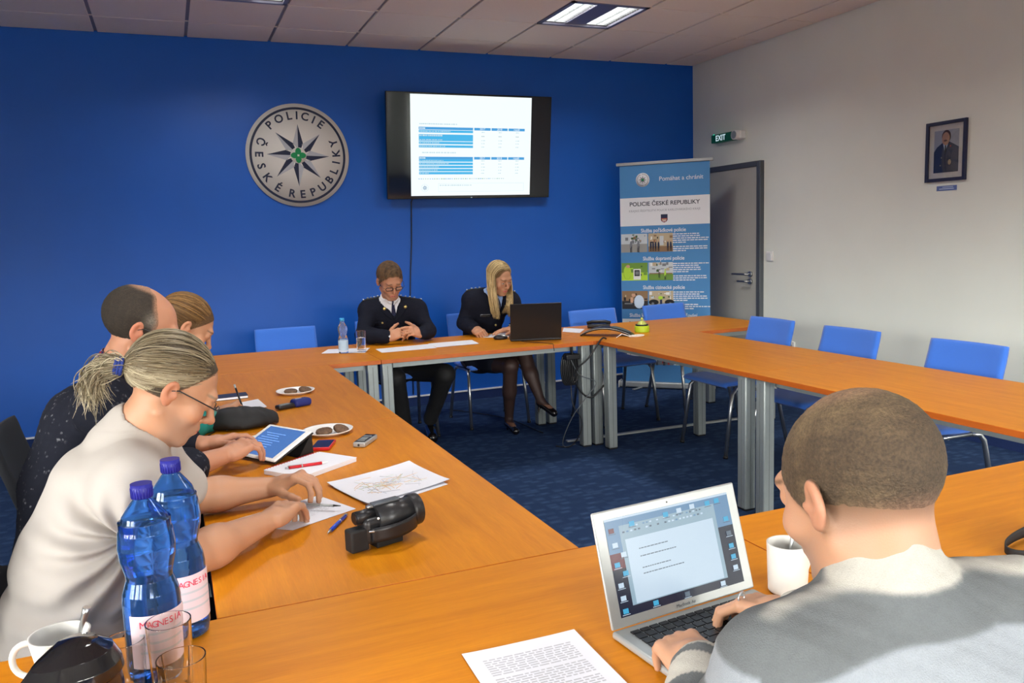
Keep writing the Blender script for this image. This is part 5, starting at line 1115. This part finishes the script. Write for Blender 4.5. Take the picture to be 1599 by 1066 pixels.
for i in range(1500):
    a = r_.uniform(-1, 1); s_ = np.sign(a); a = abs(a)
    # hairline from the middle of the forehead over the temple, above the ear and down to the nape
    hl = [(0, .072, .088), (.030, .068, .080), (.052, .052, .064), (.064, .036, .046), (.072, .022, .026), (.076, .004, .030), (.076, -.022, .014), (.070, -.048, -.030), (.048, -.080, -.050), (.0, -.094, -.058)]
    t = a * (len(hl) - 1.001); k = int(t); st = np.array(hl[k]) * (1 - t + k) + np.array(hl[k + 1]) * (t - k); st[0] *= s_; st += r_.normal(0, .003, 3)
    inset = r_.uniform(0, .55) ** 1.5; rad = np.array((.0785, .0975, .0865)) + r_.uniform(-.0012, .003)
    d0 = (st - C0) / rad; d0 /= np.linalg.norm(d0); d1 = (tie + r_.normal(0, .006, 3) - C0) / rad; d1 /= np.linalg.norm(d1)
    om = math.acos(np.clip(d0 @ d1, -1, 1)); tt = inset + (1 - inset) * np.linspace(0, 1, 14); w_ = [(math.sin((1 - q) * om) * d0 + math.sin(q * om) * d1) / math.sin(om) for q in tt]
    P = np.array([C0 + rad * v for v in w_]); P[:, 2] += .004 * np.sin(tt * PI) * r_.normal() * .5; P[-3:] = P[-3:] * np.array([[.8], [.5], [.2]]) + (tie + r_.normal(0, .004, 3)) * np.array([[.2], [.5], [.8]]); paths.append(P)
    u = np.clip(.5 + .5 * math.sin(23 * a + 2 * s_) + .35 * r_.normal(), 0, 1) * (.35 + .65 * a); cols.append((gA * (1 - u) + lA * u) * r_.uniform(.7, 1.1))
MA = np.array(Ha); strands('hair', np.array(paths) @ MA[:3, :3].T + MA[:3, 3], .0013, cols, M['hair'], manA)
tw = Ha @ Vector(tie); tw = np.array(tw); paths = []; cols = []
for i in range(900):
    o_ = r_.normal(0, .0065, 3); e1 = np.array((-4.935, -4.795, 1.160)) + r_.normal(0, .018, 3) * np.array((1, 1, .7)); e2 = np.array((-4.925, -4.80, 1.092)) + r_.normal(0, .018, 3) + np.array((.0, 0, .01)); ln = r_.uniform(.6, 1.05)
    t = np.linspace(0, ln, 12)[:, None]; P = (1 - t) ** 3 * (tw + o_) + 3 * t * (1 - t) ** 2 * (tw + np.array((-.03, .005, .012)) + o_ * 2.6) + 3 * t * t * (1 - t) * e1 + t ** 3 * e2; P += .0028 * np.sin(t * 9 + i % 7) * t; paths.append(P)
    u = r_.uniform(0, 1); cols.append((gA * (1 - u) + lA * 1.05 * u) * r_.uniform(.6, 1.1))
strands('ponytail', np.array(paths), .0012, cols, M['hair'], manA)
b = MB(); ax_ = Vector((-.9, 0, .25)).normalized(); X = Matrix.Translation(tw) @ ax_.to_track_quat('Z', 'Y').to_matrix().to_4x4()
for k in (-.004, .002, .008): b.tube([X @ Vector((.0175 * math.cos(a), .0175 * math.sin(a), k)) for a in [2 * PI * j / 18 for j in range(18)]], .0038, mat('hair_band_blue', srgb(34, 56, 130), .7) if 'hair_band_blue' not in bpy.data.materials else bpy.data.materials['hair_band_blue'], 7, True)
b.build('hair_tie', None, manA)
ts = Solid(.0042); torso(ts, J, off=.012, wid=1.48, arms=False)
ts.cap(J['sR'], Vector(J['sR']).lerp(Vector(J['eR']), .66), .062, .060, k=.03).cap(J['sL'], Vector(J['sL']).lerp(Vector(J['eL']), .75), .064, .064, k=.03)
ts.cap((-4.868, -4.80, .985), (-4.845, -4.805, 1.020), .077, .070, k=.03)
ts.cap((-4.825, -4.812, 1.04), (-4.77, -4.82, 1.12), .060, .075, k=.006, op='-')
def foldA(P):
    c = np.array((-4.86, -4.98, .83)); d = P - c; r2 = np.sqrt(d[:, 0] ** 2 + d[:, 2] ** 2); a = np.arctan2(d[:, 2], d[:, 0]); w_ = np.exp(-((r2 - .10) / .09) ** 2) * sm(-P[:, 1], 4.80, 4.90) * sm(.16 - d[:, 2], 0, .1)
    f1 = .0075 * np.sin(a * 13 + 18 * r2 + 1.2 * nz(P, 9)) * w_
    z = P[:, 2]; f2 = .0085 * np.sin((z * 1.0 + .34 * P[:, 0]) * 85 + 2.2 * nz(P, 7)) * sm(.80 - z, 0, .12) * (.4 + .6 * sm(nz(P, 6), -.5, .6)); return f1 + f2 + .0018 * nz(P, 20)
ts.mesh('t_shirt', mat('white_cotton', srgb(176, 170, 164), .85, spec=.2, bump=.15, bscale=900), manA, None, foldA)
tr = Solid(.007); tr.ell((-5.02, -4.82, .56), (.17, .19, .13)).cap((-5.0, -4.91, .50), (-4.62, -4.90, .50), .085, .07).cap((-5.0, -4.73, .50), (-4.62, -4.72, .50), .085, .07).cap((-4.62, -4.90, .49), (-4.60, -4.90, .08), .065, .05).cap((-4.62, -4.72, .49), (-4.60, -4.72, .08), .065, .05); tr.mesh('trousers', M['uniform'], manA)
pen((-4.475, -4.60), (-4.385, -4.66), T0 + .012, 'slim silver pen between the hands of the man in white', 'alu', 'black', .0035)

# ---- the balding man with the tablet
J = dict(pelvis=(-5.10, -4.12, .50), waist=(-5.06, -4.10, .74), chest=(-5.0, -4.09, .91), neck=(-4.93, -4.13, 1.055), sR=(-4.945, -4.29, .995), sL=(-4.915, -3.93, .975), eR=(-4.815, -4.32, .785), eL=(-4.80, -3.92, .785), wR=(-4.640, -4.130, .780), wL=(-4.685, -3.965, .785), rc=.115)
Hb = head_frame((-4.838, -4.188, 1.197), (.88, .0, -.42), 1.0)
sd = Solid(.0035); torso(sd, J, fore=.040); sd.local(Hb, head_solid(.0035, fat=.006)); sd.cap((-4.93, -4.13, 1.04), (-4.862, -4.175, 1.15), .064, .062, k=.02)
hand(sd, J['wR'], (1, .45, .28), (-.25, -.3, 1), (-.3, .9, 0), [(.55, .6, .4), (.65, .7, .4), (.7, .7, .4), (.7, .7, .4)], spread=.07, thumb=(.75, .66, -.2), tb=.1)
hand(sd, J['wL'], (1, .30, .12), (-.15, .2, 1), (.3, -.9, 0), [(.25, .5, .3), (.35, .5, .3), (.4, .5, .3), (.4, .5, .3)], spread=.10, thumb=(.8, .6, -.2), tb=.1)
def hm_B(q):
    x, y, z = q.T; ax = np.abs(x); return sm(.036 - .42 * np.clip(z - .03, 0, 1) - y + .002 * nz(q, 60), -.022, .026) * sm(z - (-.02 + 1.0 * np.clip(y + .0, 0, 1)), -.045, -.025) * sm(z, -.075, -.045) * (1 - sm(ax, .078, .081) * (z < .028) * (y > -.032)) * (1 - .55 * sm(z, .095, .112))
hcB = head_cols(Hb, SK * np.array((1.05, .93, .92)), stubble=(.30, .20, .17), blush=.9, open_eye=False)
manB = sd.mesh('person', M['skin'], None, lambda V, N_: hcB(V)); tag(manB, 'person with balding dark hair and black glasses in a dark knit sweater, using the tablet', 'person')
shell_hair('hair', Hb, hm_B, lambda q, V, m: (np.array(srgb(46, 38, 30))[None] * (1 + .25 * nz(V, 240))[:, None] * (1 - .5 * np.exp(-((q[:, 1] - .02) ** 2 + (q[:, 2] - .035) ** 2) / .02 ** 2))[:, None] + (np.array(srgb(150, 142, 130))[None] * (.5 * np.exp(-((q[:, 1] - .02) ** 2 + (q[:, 2] - .035) ** 2) / .02 ** 2))[:, None])) * m[:, None] + (SK * .9)[None] * (1 - m[:, None]), manB, grow=.004, warp_amp=.0016)
glasses(Hb, manB, 'black')
swb = Solid(.0045); torso(swb, J, off=.016, upto=.38)
swb.cap((-4.905, -4.15, 1.09), (-4.86, -4.17, 1.16), .070, .072, k=.006, op='-')
def colB(V, N_):
    n_ = nz(V * np.array((1, 1, 5)), 110) + .7 * nz(V, 260); w_ = sm(n_, 1.1, 2.0)[:, None]; return np.array(srgb(30, 32, 42))[None] * (1 - w_) + np.array(srgb(120, 122, 128))[None] * w_
swb.mesh('sweater', M['cloth'], manB, colB, lambda P: .003 * nz(P, 16) + .0012 * nz(P, 60))
co = Solid(.0035); co.cap((-4.925, -4.135, 1.050), (-4.895, -4.155, 1.098), .078, .069, k=.02); co.cap((-4.90, -4.15, 1.09), (-4.86, -4.17, 1.16), .064, .066, k=.004, op='-')
def colP(V, N_):
    a = np.arctan2(V[:, 1] + 4.14, V[:, 0] + 4.91) * .07; z = V[:, 2]; s1 = np.sin(a * 330) > .25; s2 = np.sin(z * 260) > .25
    c = np.tile(np.array(srgb(38, 48, 84)), (len(V), 1)); c[s1] = srgb(150, 40, 50); c[s2 & ~s1] = srgb(120, 130, 160); c[s1 & s2] = srgb(196, 120, 120); return c
co.mesh('plaid_collar', M['cloth'], manB, colP)
tr = Solid(.008); tr.cap((-5.08, -4.20, .49), (-4.66, -4.22, .50), .085, .07).cap((-5.08, -4.04, .49), (-4.66, -4.02, .50), .085, .07).cap((-4.66, -4.22, .49), (-4.64, -4.22, .08), .06, .05).cap((-4.66, -4.02, .49), (-4.64, -4.02, .08), .06, .05); tr.mesh('trousers', M['uniform'], manB)

# ---- the woman writing, mostly hidden behind the two men
J = dict(pelvis=(-5.0, -3.50, .50), waist=(-4.98, -3.50, .72), chest=(-4.90, -3.52, .88), neck=(-4.82, -3.55, .995), sR=(-4.83, -3.68, .935), sL=(-4.83, -3.38, .935), eR=(-4.715, -3.545, .762), wR=(-4.585, -3.255, .752), eL=(-4.80, -3.24, .76), wL=(-4.74, -3.18, .66), rp=.10, rw=.095, rc=.095)
Hc_ = head_frame((-4.712, -3.592, 1.142), (.78, .08, -.58), .95)
sd = Solid(.0038); torso(sd, J, uparm=.040, fore=.034); sd.local(Hc_, head_solid(.0038)); sd.cap((-4.82, -3.55, .99), (-4.745, -3.582, 1.10), .048, .050, k=.02)
hand(sd, J['wR'], (.45, 1, .10), (-.45, .1, .9), (-.9, .3, 0), [(.45, .8, .5), (.6, .9, .5), (.8, 1.0, .6), (.9, 1.0, .6)], s=.92, spread=.05, thumb=(.6, .78, -.3), tb=.15)
hcC = head_cols(Hc_, SK * np.array((1.05, .98, .92)), open_eye=False)
womC = sd.mesh('person', M['skin'], None, lambda V, N_: hcC(V)); tag(womC, 'person with tied-back light brown hair and teal top, writing, half hidden behind the balding man', 'person')
tp = Solid(.0045); torso(tp, J, off=.010, uparm=.040, fore=.036, upto=.45); tp.mesh('teal_top', mat('teal_jersey', srgb(36, 128, 120), .8, spec=.2), womC, None, lambda P: .002 * nz(P, 24))
def hm_C(q): x, y, z = q.T; return sm(z - np.where(y > 0, -.02 + 1.2 * y, -.05), -.008, .012) * sm(.090 - y, 0, .012)
bC, dC = np.array(srgb(168, 128, 76)), np.array(srgb(92, 66, 38))
shell_hair('hair_base', Hc_, hm_C, lambda q, V, m: dC[None] * m[:, None] + (SK * .9)[None] * (1 - m[:, None]), womC)
paths = []; cols = []; tieC = np.array((0, -.116, .03))
for i in range(900):
    a = r_.uniform(-1, 1); s_ = np.sign(a); a = abs(a); t = a * (len(hl) - 1.001); k = int(t); st = np.array(hl[k]) * (1 - t + k) + np.array(hl[k + 1]) * (t - k); st[0] *= s_; inset = r_.uniform(0, .6) ** 1.5; rad = np.array((.0785, .0975, .0865)) + r_.uniform(-.001, .003)
    d0 = (st - C0) / rad; d0 /= np.linalg.norm(d0); d1 = (tieC - C0) / rad; d1 /= np.linalg.norm(d1); om = math.acos(np.clip(d0 @ d1, -1, 1)); tt = inset + (1 - inset) * np.linspace(0, 1, 10)
    paths.append(np.array([C0 + rad * ((math.sin((1 - q) * om) * d0 + math.sin(q * om) * d1) / math.sin(om)) for q in tt])); u = r_.uniform(0, 1) * (.5 + .5 * math.sin(9 * a)); cols.append((dC * (1 - u) + bC * u) * r_.uniform(.8, 1.1))
MC = np.array(Hc_); strands('hair', np.array(paths) @ MC[:3, :3].T + MC[:3, 3], .0014, cols, M['hair'], womC)
t = thing('ballpoint_pen', 'black pen with silver end held upright by the writing woman', 'pen', (-4.520, -3.120, T0 + .055), 0, None, (-.25, -.25, 0))
MB().cyl((0, 0, -.052), (0, 0, .045), .0042, M['black']).build('barrel', None, t); MB().cyl((0, 0, .045), (0, 0, .062), .0046, M['alu']).build('end_cap', None, t)
tr = Solid(.009); tr.cap((-5.0, -3.58, .49), (-4.62, -3.58, .49), .075, .06).cap((-5.0, -3.42, .49), (-4.62, -3.42, .49), .075, .06).cap((-4.62, -3.58, .48), (-4.60, -3.58, .06), .05, .04).cap((-4.62, -3.42, .48), (-4.60, -3.42, .06), .05, .04); tr.mesh('trousers', M['uniform'], womC)

# ---- uniformed officers
def epaulettes(parent, tree, J, stars=4):
    for a in 'LR':
        s_ = Vector(J['s' + a]); n_ = Vector(J['neck']); d = (s_ - n_); d.z = 0; L_ = d.length; d.normalize(); f = Vector((-d.y, d.x, 0)); R3 = Matrix((d, f, (0, 0, 1))).transposed()
        org = n_ + d * .055; org.z = s_.z + .25
        e = drape('epaulette', tree, lambda u, v: (u * (L_ - .055 + .045), (v - .5) * .046), org, R3, M['matte_black'], parent, .004, 10, 3, .004, (0, 0, -1))
        b = MB()
        for k in range(stars):
            h = tree.ray_cast(org + d * ((L_ - .01) * (.12 + .70 * (k + .3) / stars)), Vector((0, 0, -1)))
            if h[0]: b.ball(h[0] + Vector((0, 0, .009)), (.0075, .0075, .004), M['silver'], n=10)
        h = tree.ray_cast(org + d * (L_ - .055 + .036), Vector((0, 0, -1)))
        if h[0]: b.box(h[0] + Vector((0, 0, .008)), (.007, .042, .005), M['silver'], rot=(0, .35, math.atan2(d.y, d.x)))
        b.build('rank_stars', None, e)
def uniform(person, J, Mf, off, vbot, colr, neck0, neck1, tie_w=.03, nm='shirt_white', upto=.93, warp=None, wid=1.36, fore=.038, uparm=.043, k_=.006):
    R3 = frame(Mf); r, f, u_ = [Vector(R3.col[i]) for i in range(3)]
    sh = Solid(.004); torso(sh, J, off=.007, arms=True, upto=min(upto + .05, 1), wid=wid, fore=fore - .012, uparm=uparm - .01); sh.cap(neck0, neck1, colr + .010, colr + .006, k=.02); sh.cap(Vector(neck1) + Vector((0, 0, .016)) + f * .01, Vector(neck1) + Vector((0, 0, .12)) + f * .06, colr - .001, colr + .02, k=.004, op='-')
    shirt = sh.mesh('shirt', M[nm], person)
    jk = Solid(.0042); torso(jk, J, off=off, upto=upto, wid=wid, fore=fore, uparm=uparm)
    nf = Vector(neck0) + f * (colr + .03); vb = Vector(vbot)
    jk.cap(nf + u_ * .02 , vb + f * .02, .050, .002, k=.004, ax=f, f=1.6, op='-'); jk.cap(Vector(neck0) + Vector((0, 0, .018)) + f * .01, Vector(neck1) + Vector((0, 0, .1)) + f * .04, colr + .014, colr + .03, k=.01, op='-')
    jacket = jk.mesh('jacket', M['uniform'], person, None, warp or (lambda P: .0026 * nz(P, 17) + .0012 * nz(P, 50)))
    ts_, tj = surf(shirt), surf(jacket); top = Vector(neck0) + f * .05 + u_ * .025; L_ = (top - vb).length + .05
    side = r * (vb - top).dot(r); cx = (vb - top).dot(r)
    o = drape('tie', ts_, lambda u, v: ((u - .5) * (tie_w * (.45 + .55 * min(1, v * 2.2)) * (1.25 if v < .12 else 1)) + cx * v * L_ / max(.01, (top - vb).length), -v * L_), top, R3, M['tie'], person, .004, 5, 14, .004)
    for s_ in (-1, 1):
        drape('collar_flap', ts_, lambda u, v: (s_ * (.006 + .052 * v) , -.006 - .034 * u * (1 - .35 * v) + .022 * v), top + u_ * .008, R3, M[nm], shirt, .006, 4, 6, .003)
        dv = (vb - top).dot(u_)
        drape('lapel', tj, lambda u, v: (cx * v + s_ * ((.052 * (1 - v) + .002) + u * .055 * math.sin(PI * min(1, .12 + v * .95)) ** .7 * (1 if v > .22 else .75)), dv * v + .012 * (1 - v)), top, R3, M['uniform'], jacket, .0045, 6, 14, .004)
    return shirt, jacket, tj, R3
# male officer
J = dict(pelvis=(-3.30, -.92, .50), waist=(-3.31, -.99, .70), chest=(-3.32, -1.05, .85), neck=(-3.345, -1.11, .985), sR=(-3.485, -1.09, .938), sL=(-3.155, -1.13, .925), eR=(-3.562, -1.20, .785), eL=(-3.108, -1.25, .785), wR=(-3.425, -1.335, .775), wL=(-3.185, -1.345, .785), rc=.100, rw=.105)
He = head_frame((-3.362, -1.235, 1.152), (.04, -.86, -.50), 1.03, .05)
sd = Solid(.0038); torso(sd, J); sd.local(He, head_solid(.0038)); sd.cap((-3.345, -1.115, .97), (-3.352, -1.19, 1.09), .060, .058, k=.02)
hand(sd, J['wR'], (1, -.35, .32), (-.15, -.75, .65), (-.1, -.2, 1), [(.25, .35, .2), (.75, .9, .6), (.8, .9, .6), (.8, .9, .6)], s=1.02, spread=.06, thumb=(.75, .6, -.2), tb=.2)
hand(sd, J['wL'], (-1, -.35, .30), (.15, -.75, .65), (.1, -.2, 1), [(.25, .35, .2), (.7, .85, .6), (.75, .85, .6), (.75, .85, .6)], s=1.02, spread=.06, thumb=(.75, .6, -.2), tb=.2)
hcE = head_cols(He, SK * np.array((1.06, .95, .90)), stubble=(.34, .22, .18), open_eye=False, blush=.45)
manE = sd.mesh('person', M['skin'], None, lambda V, N_: hcE(V)); tag(manE, 'person in dark navy police uniform with short brown hair and glasses, hands clasped', 'person')
glasses(He, manE, 'black', w_=1.9)
def hm_E(q):
    x, y, z = q.T; ax = np.abs(x); return sm(z + .003 * nz(q, 150) - np.where(y > 0, -.012 + 1.10 * y - .25 * ax * (ax > .04), -.055), -.006, .010) * sm(z, -.06, -.04) * (1 - sm(ax, .0775, .0805) * (z < .024) * (y > -.03) * (y < .02)) * sm(.094 - y, 0, .01)
Mie = np.array(He.inverted())
shell_hair('hair', He, hm_E, lambda q, V, m: np.array(srgb(84, 62, 38))[None] * np.clip(1 + .55 * nz(V, 150), .3, 2)[:, None] * m[:, None] + (SK * .8)[None] * (1 - m[:, None]), manE, grow=.009, warp_amp=.0045, wf=170)
shE, jkE, tE, RE = uniform(manE, J, (.04, -1, 0), .015, (-3.325, -1.175, .855), .058, (-3.345, -1.12, .985), (-3.35, -1.145, 1.025))
epaulettes(manE, tE, J)
def badge(parent, tree, org, R3, a, c, rad, m, name, flat=.35, off=.008):
    r, f, u_ = [Vector(R3.col[i]) for i in range(3)]; h = tree.ray_cast(Vector(org) + r * a + u_ * c + f * .4, -f)
    if not h[0]: return None
    b = MB(); b.lathe([(0, .004), (rad * .6, .0035), (rad, .0), (rad * .9, -.003), (0, -.003)], X=Matrix.Translation(h[0] + h[1] * 0 + f * off) @ f.to_track_quat('Z', 'Y').to_matrix().to_4x4(), n=20, m=M[m]); return b.build(name, None, parent)
oE = (-3.325, -1.2, .9)
badge(jkE, tE, oE, RE, -(-.072), .055, .012, 'gold', 'lapel_pin'); badge(jkE, tE, oE, RE, -.072, .06, .012, 'gold', 'lapel_pin'); badge(jkE, tE, oE, RE, .085, -.045, .008, 'gold', 'button')
drape('pocket_flap', tE, lambda u, v: (.055 + .085 * u, -.035 - .030 * v), oE, RE, M['uniform'], jkE, .005, 5, 3, .004)
tr = Solid(.006); tr.ell((-3.30, -.93, .50), (.17, .16, .12)); tr.cap((-3.22, -.98, .49), (-3.055, -1.42, .50), .088, .068, k=.04).cap((-3.40, -.98, .49), (-3.40, -1.40, .50), .088, .068, k=.04).cap((-3.055, -1.42, .49), (-3.10, -1.17, .14), .066, .052, k=.02).cap((-3.40, -1.40, .49), (-3.30, -1.20, .12), .066, .052, k=.02)
tr.mesh('trousers', M['matte_black'], manE, None, lambda P: .003 * nz(P, 18))
for p0, p1 in (((-3.10, -1.15, .06), (-3.13, -1.30, .035)), ((-3.30, -1.18, .06), (-3.27, -1.34, .035))):
    sho = Solid(.005); sho.cap(p0, p1, .042, .034, k=.02).cap((p0[0], p0[1], .03), (p1[0], p1[1], .02), .04, .035, k=.02); sho.mesh('shoe', M['gloss_black'], manE)
# blonde officer
J = dict(pelvis=(-2.60, -.92, .53), waist=(-2.61, -1.0, .72), chest=(-2.60, -1.08, .87), neck=(-2.585, -1.13, .995), sR=(-2.715, -1.09, .962), sL=(-2.455, -1.19, .943), eR=(-2.80, -1.08, .775), eL=(-2.37, -1.26, .785), wR=(-2.765, -1.265, .775), wL=(-2.50, -1.345, .765), rp=.11, rw=.088, rc=.092)
J['eR'] = (-2.775, -1.05, .80)
Hf = head_frame((-2.556, -1.245, 1.128), (.30, -.88, -.42), .97, .04)
sd = Solid(.0038); torso(sd, J, uparm=.042, fore=.034); sd.local(Hf, head_solid(.0038, lids=False)); sd.cap((-2.585, -1.13, .98), (-2.568, -1.20, 1.08), .048, .048, k=.02)
hand(sd, J['wR'], (.10, -.9, -.25), (-.4, -.25, .8), (.8, -.2, .4), [(1.1, 1.5, .9), (1.2, 1.5, .9), (1.2, 1.5, .9), (1.2, 1.5, .9)], s=.92, spread=.02, thumb=(.5, .75, -.5), tb=.5)
hand(sd, J['wL'], (-1, -.05, -.04), (.05, -.1, 1), (0, -1, .1), [(.15, .25, .15), (.12, .2, .15), (.12, .2, .15), (.15, .2, .15)], s=.92, spread=.06, thumb=(.6, .8, -.1), tb=.1)
# legs: her right foot on the floor, her left leg crossed over
sd.ell((-2.60, -.95, .50), (.17, .14, .10), k=.05).cap((-2.68, -.98, .50), (-2.555, -1.40, .505), .080, .056, k=.03).cap((-2.54, -.98, .52), (-2.455, -1.42, .600), .080, .056, k=.03)
sd.cap((-2.555, -1.40, .50), (-2.545, -1.34, .30), .054, .050, k=.02).cap((-2.545, -1.34, .32), (-2.53, -1.27, .085), .050, .030, k=.02).cap((-2.53, -1.27, .085), (-2.53, -1.36, .045), .028, .020, k=.02)
sd.cap((-2.455, -1.42, .595), (-2.44, -1.50, .44), .053, .050, k=.02).cap((-2.44, -1.50, .45), (-2.41, -1.585, .27), .050, .030, k=.02).cap((-2.41, -1.585, .265), (-2.365, -1.66, .215), .028, .018, k=.02)
hcF = head_cols(Hf, SK * np.array((1.04, .97, .93)), lip=(.60, .16, .17), brow=srgb(96, 66, 44), blush=.25)
def colF(V, N_):
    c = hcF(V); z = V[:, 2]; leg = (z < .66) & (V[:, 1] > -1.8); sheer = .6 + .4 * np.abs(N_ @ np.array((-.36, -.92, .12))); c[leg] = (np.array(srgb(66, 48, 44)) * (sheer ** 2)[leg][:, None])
    ft = leg & (((z < .075) & (V[:, 1] < -1.29)) | ((z < .245) & (V[:, 1] < -1.6))); c[ft] = srgb(120, 84, 66); return c
womF = sd.mesh('person', M['skin'], None, colF); tag(womF, 'person with long blonde hair in navy police uniform and skirt, legs crossed, reading papers', 'person')
sk = Solid(.005); sk.cap((-2.60, -.93, .53), (-2.60, -.98, .53), .135, .13, ax=(1, 0, 0), f=1.3); sk.cap((-2.66, -.98, .51), (-2.60, -1.22, .515), .098, .085, k=.04).cap((-2.54, -.98, .53), (-2.51, -1.20, .555), .098, .085, k=.04); sk.mesh('skirt', M['uniform'], womF, None, lambda P: .002 * nz(P, 20))
shF, jkF, tF, RF = uniform(womF, J, (.16, -1, 0), .016, (-2.555, -1.185, .875), .050, (-2.585, -1.135, .985), (-2.578, -1.155, 1.015), tie_w=.028, nm='shirt_blue', upto=.88, wid=1.30, fore=.034, uparm=.042)
epaulettes(womF, tF, J, 3)
oF = (-2.56, -1.2, .88)
badge(jkF, tF, oF, RF, -.085, .0, .024, 'silver', 'police_badge', off=.007); badge(jkF, tF, oF, RF, -.085, -.026, .012, 'silver', 'badge_pendant', off=.007); badge(jkF, tF, oF, RF, .0, -.045, .009, 'gold', 'button', off=.007); badge(jkF, tF, oF, RF, .0, -.10, .009, 'gold', 'button', off=.007)
nt = drape('name_tag', tF, lambda u, v: (.055 + .062 * u, -.015 - .016 * v), oF, RF, M['silver'], jkF, .007, 4, 2, .002); drape('name_tag_plate', tF, lambda u, v: (.057 + .058 * u, -.0168 - .0124 * v), oF, RF, M['matte_black'], nt, .0095, 4, 2, .001)
wt = MB(); wt.tube([Vector((-2.515, -1.345, .765)) + Vector((0, .027 * math.cos(a), .024 * math.sin(a))) for a in [2 * PI * j / 24 for j in range(24)]], .0045, M['silver'], 8, True); wt.cyl((-2.52, -1.345, .789), (-2.52, -1.345, .796), .015, M['silver'], n=20); wt.build('wristwatch', None, womF)
for p0, p1, p2 in (((-2.53, -1.25, .055), (-2.53, -1.40, .022), (-2.528, -1.235, .0)), ((-2.41, -1.575, .255), (-2.355, -1.685, .190), (-2.44, -1.60, .185))):
    sho = Solid(.0035); sho.cap(p0, p1, .030, .026, k=.015); n_ = (Vector(p1) - Vector(p0)).normalized(); up_ = n_.cross(Vector((1, 0, 0)).cross(n_)).normalized(); up_ = Vector((0, -.25, 1)) if p0[2] < .1 else Vector((.15, -.5, .75)); up_.normalize()
    sho.cap(Vector(p0) + up_ * .028 - n_ * .02, Vector(p0).lerp(Vector(p1), .62) + up_ * .030, .026, .022, k=.006, op='-'); sho.cap(p0, p2, .014, .006, k=.01); sho.mesh('court_shoe', M['gloss_black'], womF)
# long straight hair
MFm = np.array(Hf); bF, lF, dF = np.array(srgb(200, 172, 118)), np.array(srgb(246, 228, 180)), np.array(srgb(104, 80, 48))
ax_f = np.abs
def hm_F(q): x, y, z = q.T; return sm(z - np.where(y > 0, .020 + .85 * y - .55 * ax_f(x), -.06), -.008, .012) * sm(.066 - y, 0, .01)
shell_hair('hair_base', Hf, hm_F, lambda q, V, m: dF[None] * m[:, None] + (SK * .9)[None] * (1 - m[:, None]), womF, grow=.004)
paths = []; cols = []; dn = np.array((0, -.02, -1.0))
for i in range(1900):
    s_ = r_.choice((-1, 1)); y0 = r_.uniform(-.085, .060); st = np.array((.002 * s_, y0, 0)); rad = np.array((.084, .103, .092)) + r_.uniform(-.003, .005)
    yy = (y0 - C0[1]) / rad[1]; h0 = math.sqrt(max(0, 1 - yy * yy)); pts = []
    yside = (y0 * .70 - .012 if y0 > 0 else y0 * .9 - .012) + r_.uniform(-.004, .004)
    for a in np.linspace(.02, 1.48, 9):
        yk = y0 + (yside - y0) * math.sin(a); y1 = (yk - C0[1]) / rad[1]; h1 = math.sqrt(max(.05, 1 - y1 * y1)); pts.append((s_ * rad[0] * h1 * math.sin(a), yk, C0[2] + rad[2] * h1 * math.cos(a)))
    P = np.array(pts) @ MFm[:3, :3].T + MFm[:3, 3]; side = MFm[:3, 0] / np.linalg.norm(MFm[:3, 0]) * s_; fw = np.array((.25, -.95, 0)); endz = .865 + r_.uniform(-.03, .05) + (.03 if y0 < -.02 else 0); last = P[-1]; nn = 9; ext = []
    for k in range(1, nn + 1):
        t = k / nn; q = last + (endz - last[2]) * t * np.array((0, 0, 1)) + side * (.010 * math.sin(t * PI) - .012 * t + r_.normal(0, .0006)) + fw * (.025 * t * (y0 + .09) / .15 + (.020 * t if y0 < -.03 else 0)); ext.append(q)
    P = np.vstack([P, ext]); paths.append(P); u = r_.uniform(0, 1); u = u * (.55 + .45 * math.sin(i % 37 * .9 + 60 * y0)); cols.append((bF * (1 - u) + lF * u if r_.random() > .22 else dF * 1.1) * r_.uniform(.8, 1.05))
# keep the hair outside the jacket
tj_ = tF; PP = np.array(paths)
for a in range(PP.shape[0]):
    for k in range(9, PP.shape[1]):
        h = tj_.find_nearest(Vector(PP[a, k]), .09)
        if h[0] is not None:
            d = Vector(PP[a, k]) - h[0]
            if d.dot(h[1]) < .006: PP[a, k] = np.array(h[0] + h[1] * .008)
strands('hair', PP, .0011, cols, M['hair'], womF)

# ---- dark chairs on the left with coats over them
def dark_chair(x, y, rz, label, coat):
    c = thing('conference_chair', label, 'chair', (x, y, 0), rz); chair_parts(c, M['black_fabric'], M['chrome'])
    if coat:
        k = Solid(.007); k.box((0, .29, .70), (.225, .055, .26), rd=.05, k=.03).cap((-.20, .27, .86), (.20, .27, .86), .060, k=.04).cap((-.23, .27, .82), (-.27, .30, .42), .055, .045, k=.04).cap((.23, .27, .82), (.27, .30, .42), .055, .045, k=.04).cap((-.09, .30, .90), (.09, .30, .90), .045, k=.03)
        o = k.mesh('coat', M['coat_black'], None, None, lambda P: .006 * nz(P, 14) + .002 * nz(P, 40)); o.location = (x, y, 0); o.rotation_euler = (0, 0, rz); tag(o, coat, 'coat')
    return c
M['black_fabric'] = mat('dark_chair_fabric', (.018, .02, .026), .9); M['coat_black'] = mat('black_coat', (.012, .012, .014), .9, spec=.15)
dark_chair(-5.10, -4.82, PI / 2, 'dark chair under the man in the white T-shirt', 'black coat hung over the chair behind the man in white')
dark_chair(-5.16, -4.12, PI / 2, 'dark chair under the balding man with the tablet', 'dark coat hung over the chair behind the balding man')
dark_chair(-5.02, -3.50, PI / 2, 'dark chair under the writing woman', None)
dup(ch, (-4.0, -6.20, 0), PI, 'blue chair under the man with the silver laptop', G)
